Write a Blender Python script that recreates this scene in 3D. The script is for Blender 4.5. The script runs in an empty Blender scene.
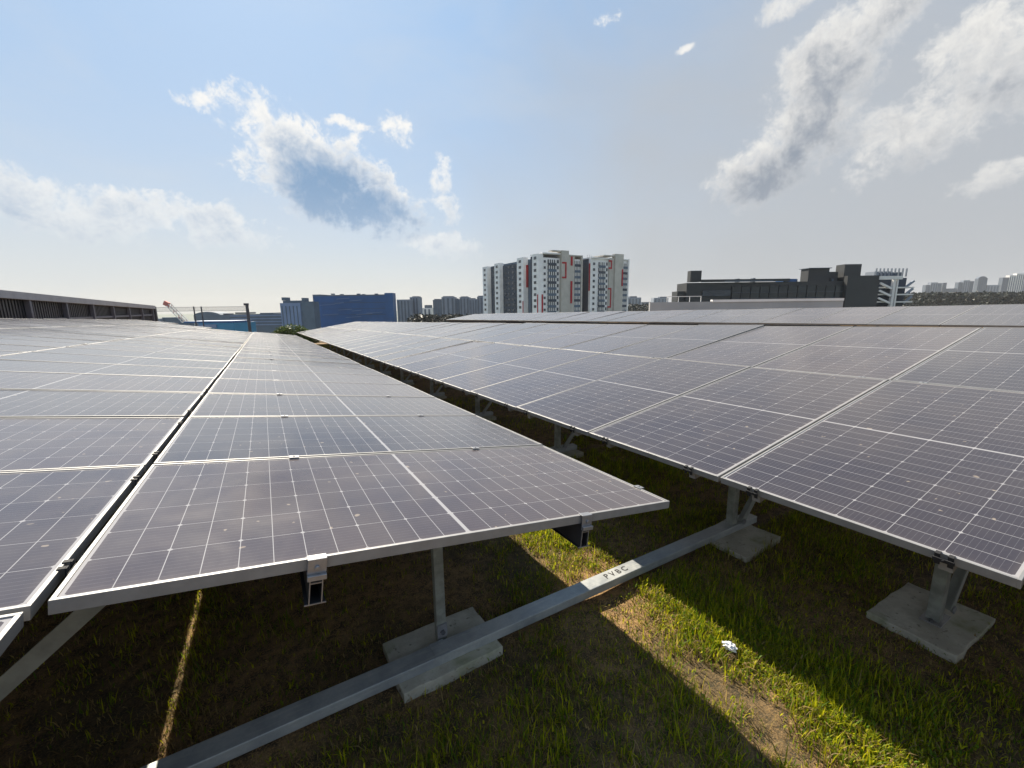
import bpy, bmesh, math, random
import numpy as np
from mathutils import Vector, Matrix

random.seed(7)
RNG = np.random.default_rng(11)
scene = bpy.context.scene
COL = scene.collection
R = math.radians

# ------------------------------------------------------------------ camera
F = Vector((0.49374726, 0.85098696, -0.17898279))      # forward
RT = Vector((0.86379214, -0.50370493, -0.01201972))    # right
UP = Vector((0.10038314, 0.14866922, 0.98377878))      # up
FPX = 423.26
cam = bpy.data.cameras.new('camera')
cam.sensor_width = 36.0
cam.lens = FPX / 1024 * 36.0
cam.clip_start = 0.02
cam.clip_end = 20000
cam_ob = bpy.data.objects.new('camera', cam)
m = Matrix((RT, UP, -F)).transposed().to_4x4()
cam_ob.matrix_world = m
COL.objects.link(cam_ob)
scene.camera = cam_ob


def ray(px, py):
    return (F * FPX + RT * (px - 512) + UP * (384 - py)).normalized()


FH = Vector((F.x, F.y, 0)).normalized()                # horizontal view direction
RH = Vector((FH.y, -FH.x, 0))


def at(px, py, depth):
    """world point on the line of sight at a horizontal depth in metres"""
    d = ray(px, py)
    return d * (depth / d.dot(FH))


# ------------------------------------------------------------------ view
vs = scene.view_settings
vs.view_transform = 'Standard'
vs.look = 'None'
vs.exposure = 1.15
vs.gamma = 1.0
vs.use_curve_mapping = False
scene.render.engine = 'CYCLES'
scene.cycles.use_denoising = True
scene.cycles.max_bounces = 6
scene.cycles.diffuse_bounces = 3
scene.cycles.glossy_bounces = 3
scene.cycles.transmission_bounces = 4
scene.cycles.volume_bounces = 0
scene.cycles.sample_clamp_indirect = 4.0

SUN_EL = 42.0
SUN_AZ = 2.0        # degrees east of +Y
# ------------------------------------------------------------------ sun
sun = bpy.data.lights.new('sun', 'SUN')
sun.energy = 5.0
sun.angle = R(0.5)
sun.color = (1.0, 0.90, 0.74)
sun_ob = bpy.data.objects.new('sun', sun)
sd = Vector((math.sin(R(SUN_AZ)) * math.cos(R(SUN_EL)), math.cos(R(SUN_AZ)) * math.cos(R(SUN_EL)), math.sin(R(SUN_EL))))
sun_ob.rotation_euler = sd.to_track_quat('Z', 'Y').to_euler()
COL.objects.link(sun_ob)


# ------------------------------------------------------------------ node helper
class NT:
    def __init__(self, tree):
        self.t = tree
        self.n = tree.nodes
        self.l = tree.links

    def put(self, sock, v):
        if isinstance(v, bpy.types.NodeSocket):
            self.l.new(v, sock)
        elif v is not None:
            try:
                sock.default_value = v
            except Exception:
                sock.default_value = (*v, 1.0)

    def node(self, typ, **kw):
        nd = self.n.new(typ)
        for k, v in kw.items():
            setattr(nd, k, v)
        return nd

    def math(self, op, a, b=None, c=None, clamp=False):
        nd = self.node('ShaderNodeMath', operation=op, use_clamp=clamp)
        self.put(nd.inputs[0], a)
        if b is not None:
            self.put(nd.inputs[1], b)
        if c is not None:
            self.put(nd.inputs[2], c)
        return nd.outputs[0]

    def vmath(self, op, a, b=None):
        nd = self.node('ShaderNodeVectorMath', operation=op)
        self.put(nd.inputs[0], a)
        if b is not None:
            self.put(nd.inputs[1], b)
        return nd.outputs['Value'] if op in ('DOT_PRODUCT', 'LENGTH', 'DISTANCE') else nd.outputs['Vector']

    def smooth(self, v, a, b, to0=0.0, to1=1.0):
        nd = self.node('ShaderNodeMapRange', interpolation_type='SMOOTHSTEP')
        self.put(nd.inputs[0], v)
        nd.inputs[1].default_value = a
        nd.inputs[2].default_value = b
        nd.inputs[3].default_value = to0
        nd.inputs[4].default_value = to1
        return nd.outputs[0]

    def lin(self, v, a, b, to0=0.0, to1=1.0):
        nd = self.node('ShaderNodeMapRange')
        self.put(nd.inputs[0], v)
        nd.inputs[1].default_value = a
        nd.inputs[2].default_value = b
        nd.inputs[3].default_value = to0
        nd.inputs[4].default_value = to1
        return nd.outputs[0]

    def noise(self, vec, scale, detail=4, rough=0.5, dist=0.0, color=False):
        nd = self.node('ShaderNodeTexNoise')
        if vec is not None:
            self.put(nd.inputs['Vector'], vec)
        nd.inputs['Scale'].default_value = scale
        nd.inputs['Detail'].default_value = detail
        nd.inputs['Roughness'].default_value = rough
        nd.inputs['Distortion'].default_value = dist
        return nd.outputs['Color' if color else 'Fac']

    def mix(self, fac, a, b, typ='MIX'):
        nd = self.node('ShaderNodeMix', data_type='RGBA', blend_type=typ)
        self.put(nd.inputs[0], fac)
        self.put(nd.inputs[6], a)
        self.put(nd.inputs[7], b)
        return nd.outputs[2]


# ------------------------------------------------------------------ world
world = bpy.data.worlds.new('World')
scene.world = world
world.use_nodes = True
W = NT(world.node_tree)
W.n.clear()
wout = W.node('ShaderNodeOutputWorld')
bg = W.node('ShaderNodeBackground')
bg.inputs[1].default_value = 0.05
W.l.new(bg.outputs[0], wout.inputs[0])
sky = W.node('ShaderNodeTexSky')
sky.sky_type = 'NISHITA'
sky.sun_disc = False
sky.sun_elevation = R(SUN_EL)
sky.sun_rotation = R(SUN_AZ)
sky.altitude = 50
sky.air_density = 1.0
sky.dust_density = 0.7
sky.ozone_density = 1.2
tc = W.node('ShaderNodeTexCoord')
D = tc.outputs['Generated']
sep = W.node('ShaderNodeSeparateXYZ')
W.l.new(D, sep.inputs[0])
zz = sep.outputs[2]


def K(r, g, b, s=9.8):     # radiance relative to the background strength
    return (r * s, g * s, b * s, 1.0)


# warm milky air close to the horizon, bright around the sun
sundot = W.vmath('DOT_PRODUCT', D, tuple(sd))
base = W.mix(0.78, sky.outputs[0], K(0.22, 0.48, 0.86))
glow = W.math('POWER', W.math('MAXIMUM', sundot, 0.0), 14.0)
base = W.mix(W.math('MULTIPLY', glow, 0.30), base, K(0.56, 0.70, 0.82))
hz = W.math('POWER', 2.718, W.math('MULTIPLY', W.math('MAXIMUM', zz, 0.0), -3.3))
hor_col = W.mix(W.smooth(sundot, 0.15, 0.75), K(0.43, 0.42, 0.41), K(0.76, 0.73, 0.64))
base = W.mix(W.math('MULTIPLY', hz, 0.93), base, hor_col)
# high thin veil
veil = W.noise(W.vmath('MULTIPLY', D, (1.6, 1.6, 4.0)), 1.7, 5, 0.55, 0.4)
veil = W.smooth(veil, 0.42, 0.75)
base = W.mix(W.math('MULTIPLY', veil, 0.30), base, K(0.62, 0.66, 0.70))
# heavier grey veil in the east
eastd = ray(960, 200)
ev = W.vmath('DOT_PRODUCT', D, tuple(eastd))
evn = W.math('ADD', ev, W.math('MULTIPLY', W.math('SUBTRACT', W.noise(D, 3.0, 5, 0.55, 0.6), 0.5), 0.35))
base = W.mix(W.smooth(evn, 0.55, 1.02, 0.0, 0.85), base, K(0.47, 0.485, 0.50))

# cumulus: (centre px, py, rx, ry, rotation, darkness of its base, weight)
BL = [
    (322, 176, 86, 48, 18, 1.1, 1.12), (276, 152, 40, 26, 0, 0.9, 0.75), (312, 146, 40, 26, 0, 0.8, 0.9), (378, 206, 52, 32, 10, 1.2, 1.0),
    (206, 107, 40, 15, 2, 0.0, 0.38), (392, 128, 30, 18, 20, 0.0, 0.5), (345, 121, 38, 10, 4, 0.0, 0.5),
    (444, 176, 18, 30, 15, 0.0, 0.3), (446, 206, 30, 26, 20, 0.1, 0.22), (608, 18, 14, 13, 0, 0.0, 0.4), (685, 40, 14, 7, 0, 0.0, 0.22),
    (205, 226, 100, 26, 3, 0.45, 0.75), (60, 208, 110, 30, 6, 0.3, 0.75), (440, 246, 52, 16, 0, 0.5, 0.7),
    (768, 166, 60, 32, -8, 1.0, 1.05), (808, 128, 54, 42, -50, 0.7, 1.05), (828, 66, 64, 40, -62, 0.55, 1.1), (872, 14, 66, 36, -30, 0.5, 1.0),
    (1000, 60, 95, 70, -40, 0.75, 0.95), (930, 120, 130, 44, -22, 0.5, 0.75), (908, 142, 34, 14, -15, 0.4, 0.9), (866, 154, 16, 8, 0, 0.7, 0.6),
    (800, -5, 50, 18, 0, 0.1, 0.7), (1000, 175, 70, 18, -12, 0.3, 0.72),
]
wn = W.noise(D, 7.0, 7, 0.60, 0.0, color=True)
warp = W.vmath('MULTIPLY', W.vmath('SUBTRACT', wn, (0.5, 0.5, 0.5)), (0.075, 0.075, 0.075))
DW = W.vmath('ADD', D, warp)
gmax = None
smax = None
for (px, py, rx, ry, rot, dark, wt) in BL:
    c = ray(px, py)
    a = R(rot)
    e1 = ray(px + rx * math.cos(a), py + rx * math.sin(a)) - c
    e2 = ray(px + ry * math.sin(a), py - ry * math.cos(a)) - c
    v1 = e1 / e1.length_squared
    v2 = e2 / e2.length_squared
    a1 = W.math('SUBTRACT', W.vmath('DOT_PRODUCT', DW, tuple(v1)), c.dot(v1))
    a2 = W.math('SUBTRACT', W.vmath('DOT_PRODUCT', DW, tuple(v2)), c.dot(v2))
    g = W.math('SUBTRACT', wt, W.math('ADD', W.math('MULTIPLY', a1, a1), W.math('MULTIPLY', a2, a2)))
    gmax = g if gmax is None else W.math('SMOOTH_MAX', gmax, g, 0.25)
    if dark > 0:
        c1, c2 = 0.45 * math.cos(a) + 0.9 * math.sin(a), 0.45 * math.sin(a) - 0.9 * math.cos(a)     # away from the sun
        off = W.math('ADD', W.math('MULTIPLY', a1, 0.65 * c1), W.math('MULTIPLY', a2, 0.65 * c2))
        sh = W.math('MULTIPLY', W.math('ADD', g, off), dark)
        smax = sh if smax is None else W.math('MAXIMUM', smax, sh)
# clouds elsewhere in the sky (seen from other positions and in reflections)
front = W.smooth(W.vmath('DOT_PRODUCT', D, tuple(ray(512, 150))), 0.30, 0.62)
rest = W.math('SUBTRACT', W.math('MULTIPLY', W.math('SUBTRACT', W.noise(W.vmath('MULTIPLY', D, (1.0, 1.0, 2.2)), 2.6, 7, 0.55), 0.50), 5.0),
              W.math('MULTIPLY', front, 4.0))
gmax = W.math('MAXIMUM', gmax, rest)
fb = W.math('SUBTRACT', W.noise(D, 18.0, 10, 0.66, 0.25), 0.5)
fb3 = W.math('SUBTRACT', W.noise(W.vmath('ADD', D, warp), 46.0, 8, 0.68, 0.2), 0.5)
fb2 = W.math('SUBTRACT', W.noise(D, 6.0, 6, 0.55, 0.2), 0.5)
dens = W.math('ADD', gmax, W.math('ADD', W.math('MULTIPLY', fb, 3.3), W.math('ADD', W.math('MULTIPLY', fb3, 1.9), W.math('MULTIPLY', fb2, 1.0))))
soft = W.smooth(ev, 0.80, 0.95)
alpha = W.math('ADD', W.math('MULTIPLY', W.smooth(dens, -0.15, 0.72), W.math('SUBTRACT', 1.0, soft)), W.math('MULTIPLY', W.smooth(dens, -0.35, 1.0), soft))
thick = W.math('ADD', smax, W.math('ADD', W.math('MULTIPLY', fb, 2.4), W.math('MULTIPLY', fb2, 1.6)))
shade = W.smooth(thick, -0.15, 1.35)
ccol = W.mix(shade, K(0.92, 0.90, 0.86), K(0.21, 0.34, 0.52))
east = W.mix(shade, K(0.86, 0.84, 0.80), K(0.27, 0.31, 0.37))
ccol = W.mix(W.smooth(ev, 0.80, 0.95), ccol, east)
low = W.smooth(zz, 0.02, 0.28, 0.25, 0.92)
final = W.mix(W.math('MULTIPLY', alpha, low), base, ccol)
W.l.new(final, bg.inputs[0])
world.cycles.sampling_method = 'MANUAL'
world.cycles.sample_map_resolution = 512


# ------------------------------------------------------------------ materials
def new_mat(name):
    mt = bpy.data.materials.new(name)
    mt.use_nodes = True
    nt = NT(mt.node_tree)
    b = mt.node_tree.nodes['Principled BSDF']
    return mt, nt, b


def simple(name, col, rough=0.6, metal=0.0, var=0.15, scale=8.0, bump=0.0, bscale=60.0):
    mt, n, b = new_mat(name)
    tcn = n.node('ShaderNodeTexCoord')
    f = n.noise(tcn.outputs['Object'], scale, 5, 0.6)
    dark = tuple(c * (1 - var) for c in col)
    lite = tuple(min(1, c * (1 + var)) for c in col)
    c = n.mix(n.smooth(f, 0.3, 0.7), (*dark, 1), (*lite, 1))
    n.put(b.inputs['Base Color'], c)
    b.inputs['Roughness'].default_value = rough
    b.inputs['Metallic'].default_value = metal
    if bump:
        bp = n.node('ShaderNodeBump')
        bp.inputs['Strength'].default_value = bump
        bp.inputs['Distance'].default_value = 0.01
        n.put(bp.inputs['Height'], n.noise(tcn.outputs['Object'], bscale, 5, 0.6))
        n.l.new(bp.outputs[0], b.inputs['Normal'])
    return mt


L, WD, PITCH = 2.102, 1.066, 1.0798      # module length, width, row pitch


def panel_material():
    mt, n, b = new_mat('solar_laminate')
    uv = n.node('ShaderNodeUVMap')
    sp = n.node('ShaderNodeSeparateXYZ')
    n.l.new(uv.outputs[0], sp.inputs[0])
    u, v = sp.outputs[0], sp.outputs[1]
    mg, mid = 0.0185, 0.0065
    pu = (L / 2 - mg - mid) / 12
    pv = (WD - 2 * mg) / 6
    # distance from the mid line, mirrored halves
    uu = n.math('SUBTRACT', n.math('ABSOLUTE', n.math('SUBTRACT', u, L / 2)), mid)     # 0..12*pu inside
    vv = n.math('SUBTRACT', v, mg)
    cu = n.math('DIVIDE', uu, pu)
    cv = n.math('DIVIDE', vv, pv)
    du = n.math('MULTIPLY', n.math('SUBTRACT', 0.5, n.math('ABSOLUTE', n.math('SUBTRACT', n.math('FRACT', cu), 0.5))), pu)
    dv = n.math('MULTIPLY', n.math('SUBTRACT', 0.5, n.math('ABSOLUTE', n.math('SUBTRACT', n.math('FRACT', cv), 0.5))), pv)
    lu = n.math('LESS_THAN', du, 0.0011)
    lv = n.math('LESS_THAN', dv, 0.0010)
    # cut corners where whole cells meet
    cu2 = n.math('MULTIPLY', cu, 0.5)
    du2 = n.math('MULTIPLY', n.math('SUBTRACT', 0.5, n.math('ABSOLUTE', n.math('SUBTRACT', n.math('FRACT', cu2), 0.5))), pu * 2)
    dia = n.math('LESS_THAN', n.math('ADD', du2, dv), 0.0085)
    out = n.math('MAXIMUM', n.math('LESS_THAN', uu, 0.0), n.math('GREATER_THAN', uu, 12 * pu))
    out = n.math('MAXIMUM', out, n.math('MAXIMUM', n.math('LESS_THAN', vv, 0.0), n.math('GREATER_THAN', vv, 6 * pv)))
    white = n.math('MAXIMUM', n.math('MAXIMUM', lu, lv), n.math('MAXIMUM', dia, out))
    # nine busbars along the module
    bb = n.math('SUBTRACT', 0.5, n.math('ABSOLUTE', n.math('SUBTRACT', n.math('FRACT', n.math('MULTIPLY', cv, 9.0)), 0.5)))
    bus = n.math('LESS_THAN', bb, 0.022)
    # module and cell tints
    oi = n.node('ShaderNodeObjectInfo')
    cell = n.node('ShaderNodeCombineXYZ')
    n.put(cell.inputs[0], n.math('FLOOR', n.math('DIVIDE', n.math('SUBTRACT', u, mg), pu)))
    n.put(cell.inputs[1], n.math('FLOOR', cv))
    n.put(cell.inputs[2], n.math('MULTIPLY', oi.outputs['Random'], 50.0))
    wnz = n.node('ShaderNodeTexWhiteNoise')
    wnz.noise_dimensions = '3D'
    n.l.new(cell.outputs[0], wnz.inputs[0])
    c1 = n.mix(oi.outputs['Random'], (0.009, 0.010, 0.020, 1), (0.020, 0.013, 0.024, 1))
    c2 = n.mix(n.math('MULTIPLY', wnz.outputs[0], 0.5), c1, (0.016, 0.014, 0.024, 1))
    c3 = n.mix(n.math('MULTIPLY', bus, 0.22), c2, (0.30, 0.30, 0.32, 1))
    c4 = n.mix(white, c3, (0.25, 0.245, 0.255, 1))
    # dust film, thicker towards edges and in blotches
    tcn = n.node('ShaderNodeTexCoord')
    du1 = n.noise(tcn.outputs['Object'], 2.2, 6, 0.6, 0.4)
    du_2 = n.noise(tcn.outputs['Object'], 60.0, 4, 0.7)
    dust = n.math('ADD', n.math('MULTIPLY', n.lin(du1, 0.3, 0.7, 0.022, 0.070), n.lin(oi.outputs['Random'], 0, 1, 0.6, 1.5)), n.math('MULTIPLY', n.smooth(du_2, 0.55, 0.8), 0.025))
    eu = n.math('MINIMUM', u, n.math('SUBTRACT', L, u))
    ew = n.math('MINIMUM', v, n.math('SUBTRACT', WD, v))
    edge = n.smooth(n.math('ADD', n.math('MINIMUM', eu, ew), n.math('MULTIPLY', du1, 0.03)), 0.012, 0.060, 1.0, 0.0)
    spots = n.smooth(n.noise(tcn.outputs['Object'], 23.0, 2, 0.4), 0.735, 0.76, 0.0, 0.35)
    dust = n.math('ADD', dust, n.math('ADD', n.math('MULTIPLY', edge, 0.07), spots))
    c5 = n.mix(dust, c4, (0.44, 0.36, 0.27, 1))
    n.put(b.inputs['Base Color'], c5)
    n.put(b.inputs['Roughness'], n.lin(du1, 0.3, 0.7, 0.10, 0.19))
    b.inputs['IOR'].default_value = 1.5
    b.inputs['Sheen Weight'].default_value = 0.24
    b.inputs['Sheen Roughness'].default_value = 0.35
    b.inputs['Sheen Tint'].default_value = (0.95, 0.88, 0.84, 1)
    bp = n.node('ShaderNodeBump')
    bp.inputs['Strength'].default_value = 0.10
    bp.inputs['Distance'].default_value = 0.002
    n.put(bp.inputs['Height'], n.noise(tcn.outputs['Object'], 5.0, 3, 0.5))
    n.l.new(bp.outputs[0], b.inputs['Normal'])
    return mt


M = {}
M['glass_cells'] = panel_material()
M['alu'] = simple('anodised_aluminium', (0.25, 0.245, 0.24), 0.45, 0.3, 0.10, 12, 0.05, 90)
M['clamp'] = simple('bright_clamp', (0.30, 0.30, 0.31), 0.35, 0.6, 0.10, 30)
M['black'] = simple('black_clamp', (0.008, 0.008, 0.009), 0.8, 0.0, 0.2, 30)
M['steel'] = simple('painted_steel', (0.30, 0.31, 0.28), 0.55, 0.2, 0.18, 9, 0.1)
M['darksteel'] = simple('grey_purlin', (0.05, 0.05, 0.055), 0.5, 0.5, 0.15, 9)
M['bolt'] = simple('bolt_steel', (0.16, 0.16, 0.17), 0.4, 0.7, 0.2, 40)


def galvanised():
    mt, n, b = new_mat('galvanised_rail')
    tcn = n.node('ShaderNodeTexCoord')
    vor = n.node('ShaderNodeTexVoronoi')
    n.l.new(tcn.outputs['Object'], vor.inputs['Vector'])
    vor.inputs['Scale'].default_value = 90
    f = n.noise(tcn.outputs['Object'], 5, 6, 0.65)
    st = n.noise(n.vmath('MULTIPLY', tcn.outputs['Object'], (2.0, 25.0, 25.0)), 3.0, 5, 0.6)
    c = n.mix(n.smooth(f, 0.3, 0.7), (0.28, 0.30, 0.31, 1), (0.46, 0.47, 0.45, 1))
    c = n.mix(n.math('MULTIPLY', n.smooth(st, 0.5, 0.75), 0.5), c, (0.60, 0.58, 0.50, 1))
    g = n.node('ShaderNodeRGBToBW')
    n.l.new(vor.outputs['Color'], g.inputs[0])
    c = n.mix(n.math('MULTIPLY', g.outputs[0], 0.3), c, (0.25, 0.27, 0.29, 1))
    n.put(b.inputs['Base Color'], c)
    b.inputs['Metallic'].default_value = 0.35
    n.put(b.inputs['Roughness'], n.lin(f, 0.3, 0.7, 0.38, 0.6))
    return mt


M['galv'] = galvanised()
M['galvpost'] = simple('galvanised_post', (0.26, 0.27, 0.24), 0.5, 0.3, 0.25, 14, 0.1)


def concrete():
    mt, n, b = new_mat('weathered_concrete')
    tcn = n.node('ShaderNodeTexCoord')
    f = n.noise(tcn.outputs['Object'], 6, 8, 0.65)
    f2 = n.noise(tcn.outputs['Object'], 35, 5, 0.6)
    c = n.mix(n.smooth(f, 0.35, 0.7), (0.36, 0.33, 0.26, 1), (0.56, 0.53, 0.44, 1))
    c = n.mix(n.smooth(f2, 0.58, 0.75), c, (0.14, 0.13, 0.10, 1))
    c = n.mix(n.smooth(n.noise(tcn.outputs['Object'], 3.0, 4, 0.6), 0.52, 0.72), c, (0.20, 0.21, 0.11, 1))
    n.put(b.inputs['Base Color'], c)
    b.inputs['Roughness'].default_value = 0.9
    bp = n.node('ShaderNodeBump')
    bp.inputs['Strength'].default_value = 0.5
    bp.inputs['Distance'].default_value = 0.006
    n.put(bp.inputs['Height'], f2)
    n.l.new(bp.outputs[0], b.inputs['Normal'])
    return mt


M['concrete'] = concrete()


def soil():
    mt, n, b = new_mat('roof_soil')
    tcn = n.node('ShaderNodeTexCoord')
    P = tcn.outputs['Object']
    f = n.noise(P, 1.3, 6, 0.6, 0.3)
    f2 = n.noise(P, 14, 7, 0.68)
    f3 = n.noise(P, 120, 4, 0.7)
    c = n.mix(n.smooth(f2, 0.35, 0.65), (0.045, 0.030, 0.016, 1), (0.27, 0.165, 0.070, 1))
    c = n.mix(n.smooth(f3, 0.45, 0.7), c, (0.46, 0.27, 0.10, 1))
    c = n.mix(n.smooth(f, 0.40, 0.62, 0.0, 0.6), c, (0.030, 0.030, 0.012, 1))
    n.put(b.inputs['Base Color'], c)
    b.inputs['Roughness'].default_value = 0.95
    bp = n.node('ShaderNodeBump')
    bp.inputs['Strength'].default_value = 0.9
    bp.inputs['Distance'].default_value = 0.03
    n.put(bp.inputs['Height'], n.math('ADD', f2, n.math('MULTIPLY', f3, 0.35)))
    n.l.new(bp.outputs[0], b.inputs['Normal'])
    return mt


M['soil'] = soil()


def leafmat(name, attr=True, col=(0.07, 0.11, 0.02), trans=0.35):
    mt, n, b = new_mat(name)
    if attr:
        at_ = n.node('ShaderNodeAttribute')
        at_.attribute_name = 'tint'
        c = at_.outputs['Color']
    else:
        tcn = n.node('ShaderNodeTexCoord')
        f = n.noise(tcn.outputs['Object'], 0.6, 4, 0.6)
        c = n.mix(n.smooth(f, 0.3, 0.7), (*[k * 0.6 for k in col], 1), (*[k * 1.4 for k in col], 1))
    n.put(b.inputs['Base Color'], c)
    b.inputs['Roughness'].default_value = 0.55
    b.inputs['Specular IOR Level'].default_value = 0.25
    tr = n.node('ShaderNodeBsdfTranslucent')
    n.put(tr.inputs[0], c)
    mx = n.node('ShaderNodeMixShader')
    mx.inputs[0].default_value = trans
    n.l.new(b.outputs[0], mx.inputs[1])
    n.l.new(tr.outputs[0], mx.inputs[2])
    n.l.new(mx.outputs[0], n.n['Material Output'].inputs[0])
    return mt


M['grass'] = leafmat('grass_blades', True, trans=0.55)
M['bush'] = leafmat('bush_leaves', False, (0.07, 0.10, 0.03), 0.3)
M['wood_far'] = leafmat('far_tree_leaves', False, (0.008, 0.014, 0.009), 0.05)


# ------------------------------------------------------------------ mesh builder
class MB:
    def __init__(self):
        self.v, self.f, self.uv = [], [], []

    def box(self, x0, x1, y0, y1, z0, z1, mat=None):
        b = len(self.v)
        P = [(x0, y0, z0), (x1, y0, z0), (x1, y1, z0), (x0, y1, z0), (x0, y0, z1), (x1, y0, z1), (x1, y1, z1), (x0, y1, z1)]
        if mat is not None:
            P = [tuple(mat @ Vector(p)) for p in P]
        self.v += P
        for q in ((0, 3, 2, 1), (4, 5, 6, 7), (0, 1, 5, 4), (1, 2, 6, 5), (2, 3, 7, 6), (3, 0, 4, 7)):
            self.f.append(tuple(b + i for i in q))
        return self

    def bar(self, a, c, w, h, up=(0, 0, 1)):
        """box beam from a to c, w across and h deep"""
        a, c = Vector(a), Vector(c)
        d = (c - a)
        ln = d.length
        d.normalize()
        s = d.cross(Vector(up)).normalized()
        t = s.cross(d).normalized()
        mt = Matrix((s, d, t)).transposed().to_4x4()
        mt.translation = a
        return self.box(-w / 2, w / 2, 0, ln, -h / 2, h / 2, mt)

    def cyl(self, c, r, h, n=16, axis='Z', r2=None):
        b = len(self.v)
        r2 = r if r2 is None else r2
        for k, (rr, zz_) in enumerate(((r, 0), (r2, h))):
            for i in range(n):
                a = 2 * math.pi * i / n
                p = (rr * math.cos(a), rr * math.sin(a), zz_)
                if axis == 'Y':
                    p = (p[0], -p[2], p[1])
                elif axis == 'X':
                    p = (p[2], p[0], p[1])
                self.v.append((c[0] + p[0], c[1] + p[1], c[2] + p[2]))
        for i in range(n):
            j = (i + 1) % n
            self.f.append((b + i, b + j, b + n + j, b + n + i))
        self.f.append(tuple(b + i for i in reversed(range(n))))
        self.f.append(tuple(b + n + i for i in range(n)))
        return self

    def prism(self, pts, z0, z1):
        b = len(self.v)
        n = len(pts)
        for z in (z0, z1):
            self.v += [(p[0], p[1], z) for p in pts]
        for i in range(n):
            j = (i + 1) % n
            self.f.append((b + i, b + j, b + n + j, b + n + i))
        self.f.append(tuple(b + i for i in reversed(range(n))))
        self.f.append(tuple(b + n + i for i in range(n)))
        return self

    def mesh(self, name, mat, bevel=0.0):
        me = bpy.data.meshes.new(name)
        me.from_pydata([tuple(p) for p in self.v], [], self.f)
        bm = bmesh.new()
        bm.from_mesh(me)
        bmesh.ops.recalc_face_normals(bm, faces=bm.faces)
        if bevel:
            bmesh.ops.bevel(bm, geom=[e for e in bm.edges if e.calc_face_angle(0) > 0.5], offset=bevel, segments=2, affect='EDGES', profile=0.5)
        bm.to_mesh(me)
        bm.free()
        me.materials.append(mat)
        return me

    def build(self, name, mat, parent=None, bevel=0.0, loc=None):
        o = bpy.data.objects.new(name, self.mesh(name, mat, bevel))
        COL.objects.link(o)
        if parent is not None:
            o.parent = parent
        if loc is not None:
            o.location = loc
        return o


def tag(o, label=None, cat=None, group=None, kind=None):
    if label:
        o['label'] = label
    if cat:
        o['category'] = cat
    if group:
        o['group'] = group
    if kind:
        o['kind'] = kind
    return o


def empty(name, loc=(0, 0, 0), rz=0.0):
    o = bpy.data.objects.new(name, None)
    o.location = loc
    o.rotation_euler = (0, 0, rz)
    o.empty_display_size = 0.3
    COL.objects.link(o)
    return o


def inst(name, me, parent, mat4):
    o = bpy.data.objects.new(name, me)
    COL.objects.link(o)
    o.parent = parent
    o.matrix_local = mat4
    return o


def copy_tree(o, parent=None):
    c = o.copy()
    COL.objects.link(c)
    c.parent = parent
    for ch in list(o.children):
        copy_tree(ch, c)
    return c


# ------------------------------------------------------------------ ground
SL = -0.02115                     # the whole roof falls gently away to the north
GZ0 = -1.80


def gz(x, y):
    return GZ0 + SL * (y - 1.3)


def bare(x, y):
    """1 where soil shows, 0 where grass is thick"""
    return 0.5 + 0.5 * (np.sin(x * 2.3 + 1.1 * np.sin(y * 1.7)) * np.sin(y * 2.9 + 1.3 * np.sin(x * 1.9 + 0.6)))


def lumps(x, y):
    return 0.018 * np.sin(x * 3.1 + 0.7 * np.sin(y * 2.2)) * np.sin(y * 2.6 + x) + 0.008 * np.sin(x * 9.1 + y * 3) * np.sin(y * 8.3 - x * 2)


def sheet(name, x0, x1, y0, y1, nx, ny, mat, zf):
    xs = np.linspace(x0, x1, nx)
    ys = np.linspace(y0, y1, ny)
    X, Y = np.meshgrid(xs, ys)
    Z = zf(X, Y)
    V = np.stack([X, Y, Z], -1).reshape(-1, 3)
    idx = np.arange(nx * ny).reshape(ny, nx)
    Fc = np.stack([idx[:-1, :-1], idx[:-1, 1:], idx[1:, 1:], idx[1:, :-1]], -1).reshape(-1, 4)
    me = bpy.data.meshes.new(name)
    me.from_pydata(V.tolist(), [], Fc.tolist())
    me.polygons.foreach_set('use_smooth', [True] * len(me.polygons))
    me.materials.append(mat)
    o = bpy.data.objects.new(name, me)
    COL.objects.link(o)
    return o


def roof_z(X, Y):
    near = np.exp(-((X - 1.5) ** 2 + (Y - 2.5) ** 2) / 60.0)
    return GZ0 + SL * (Y - 1.3) + lumps(X, Y) * near


RX0, RX1, RY0, RY1 = -16.0, 62.0, -12.0, 62.0
lawn = sheet('rooftop_ground', RX0, RX1, RY0, RY1, 521, 493, M['soil'], roof_z)
tag(lawn, kind='structure')
M['wallpale'] = simple('pale_render', (0.42, 0.42, 0.42), 0.8, 0, 0.08, 0.4)
podium = MB().box(RX0, RX1, RY0, RY1, -34, -3.4).build('podium_building', M['wallpale'])
tag(podium, 'pale podium block carrying the planted roof and the solar arrays', 'building')

M['city'] = simple('city_ground', (0.10, 0.12, 0.09), 0.95, 0, 0.35, 0.012)
cg = MB()
cg.cyl((0, 0, -36), 6000, 2.0, 64)
tag(cg.build('city_ground', M['city']), kind='structure')

# ------------------------------------------------------------------ modules
TH_C = 0.13544
TH_R = 0.15699


def basis(theta, s=SL):
    """columns: up/down the slope (x), along the row (y), normal"""
    ex = Vector((math.cos(theta), 0, math.sin(theta)))
    ey = Vector((0, 1, s)).normalized()
    ez = ex.cross(ey).normalized()
    return ex, ey, ez


def frame_mesh():
    b = MB()
    t, lip, h = 0.002, 0.0105, 0.035
    mb = MB()
    mb.box(0, L, 0, lip, -h, 0)
    mb.box(0, L, WD - lip, WD, -h, 0)
    mb.box(0, lip, lip, WD - lip, -h, -0.0003)
    mb.box(L - lip, L, lip, WD - lip, -h, -0.0003)
    me = mb.mesh('panel_frame', M['alu'], 0.0012)
    return me


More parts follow.
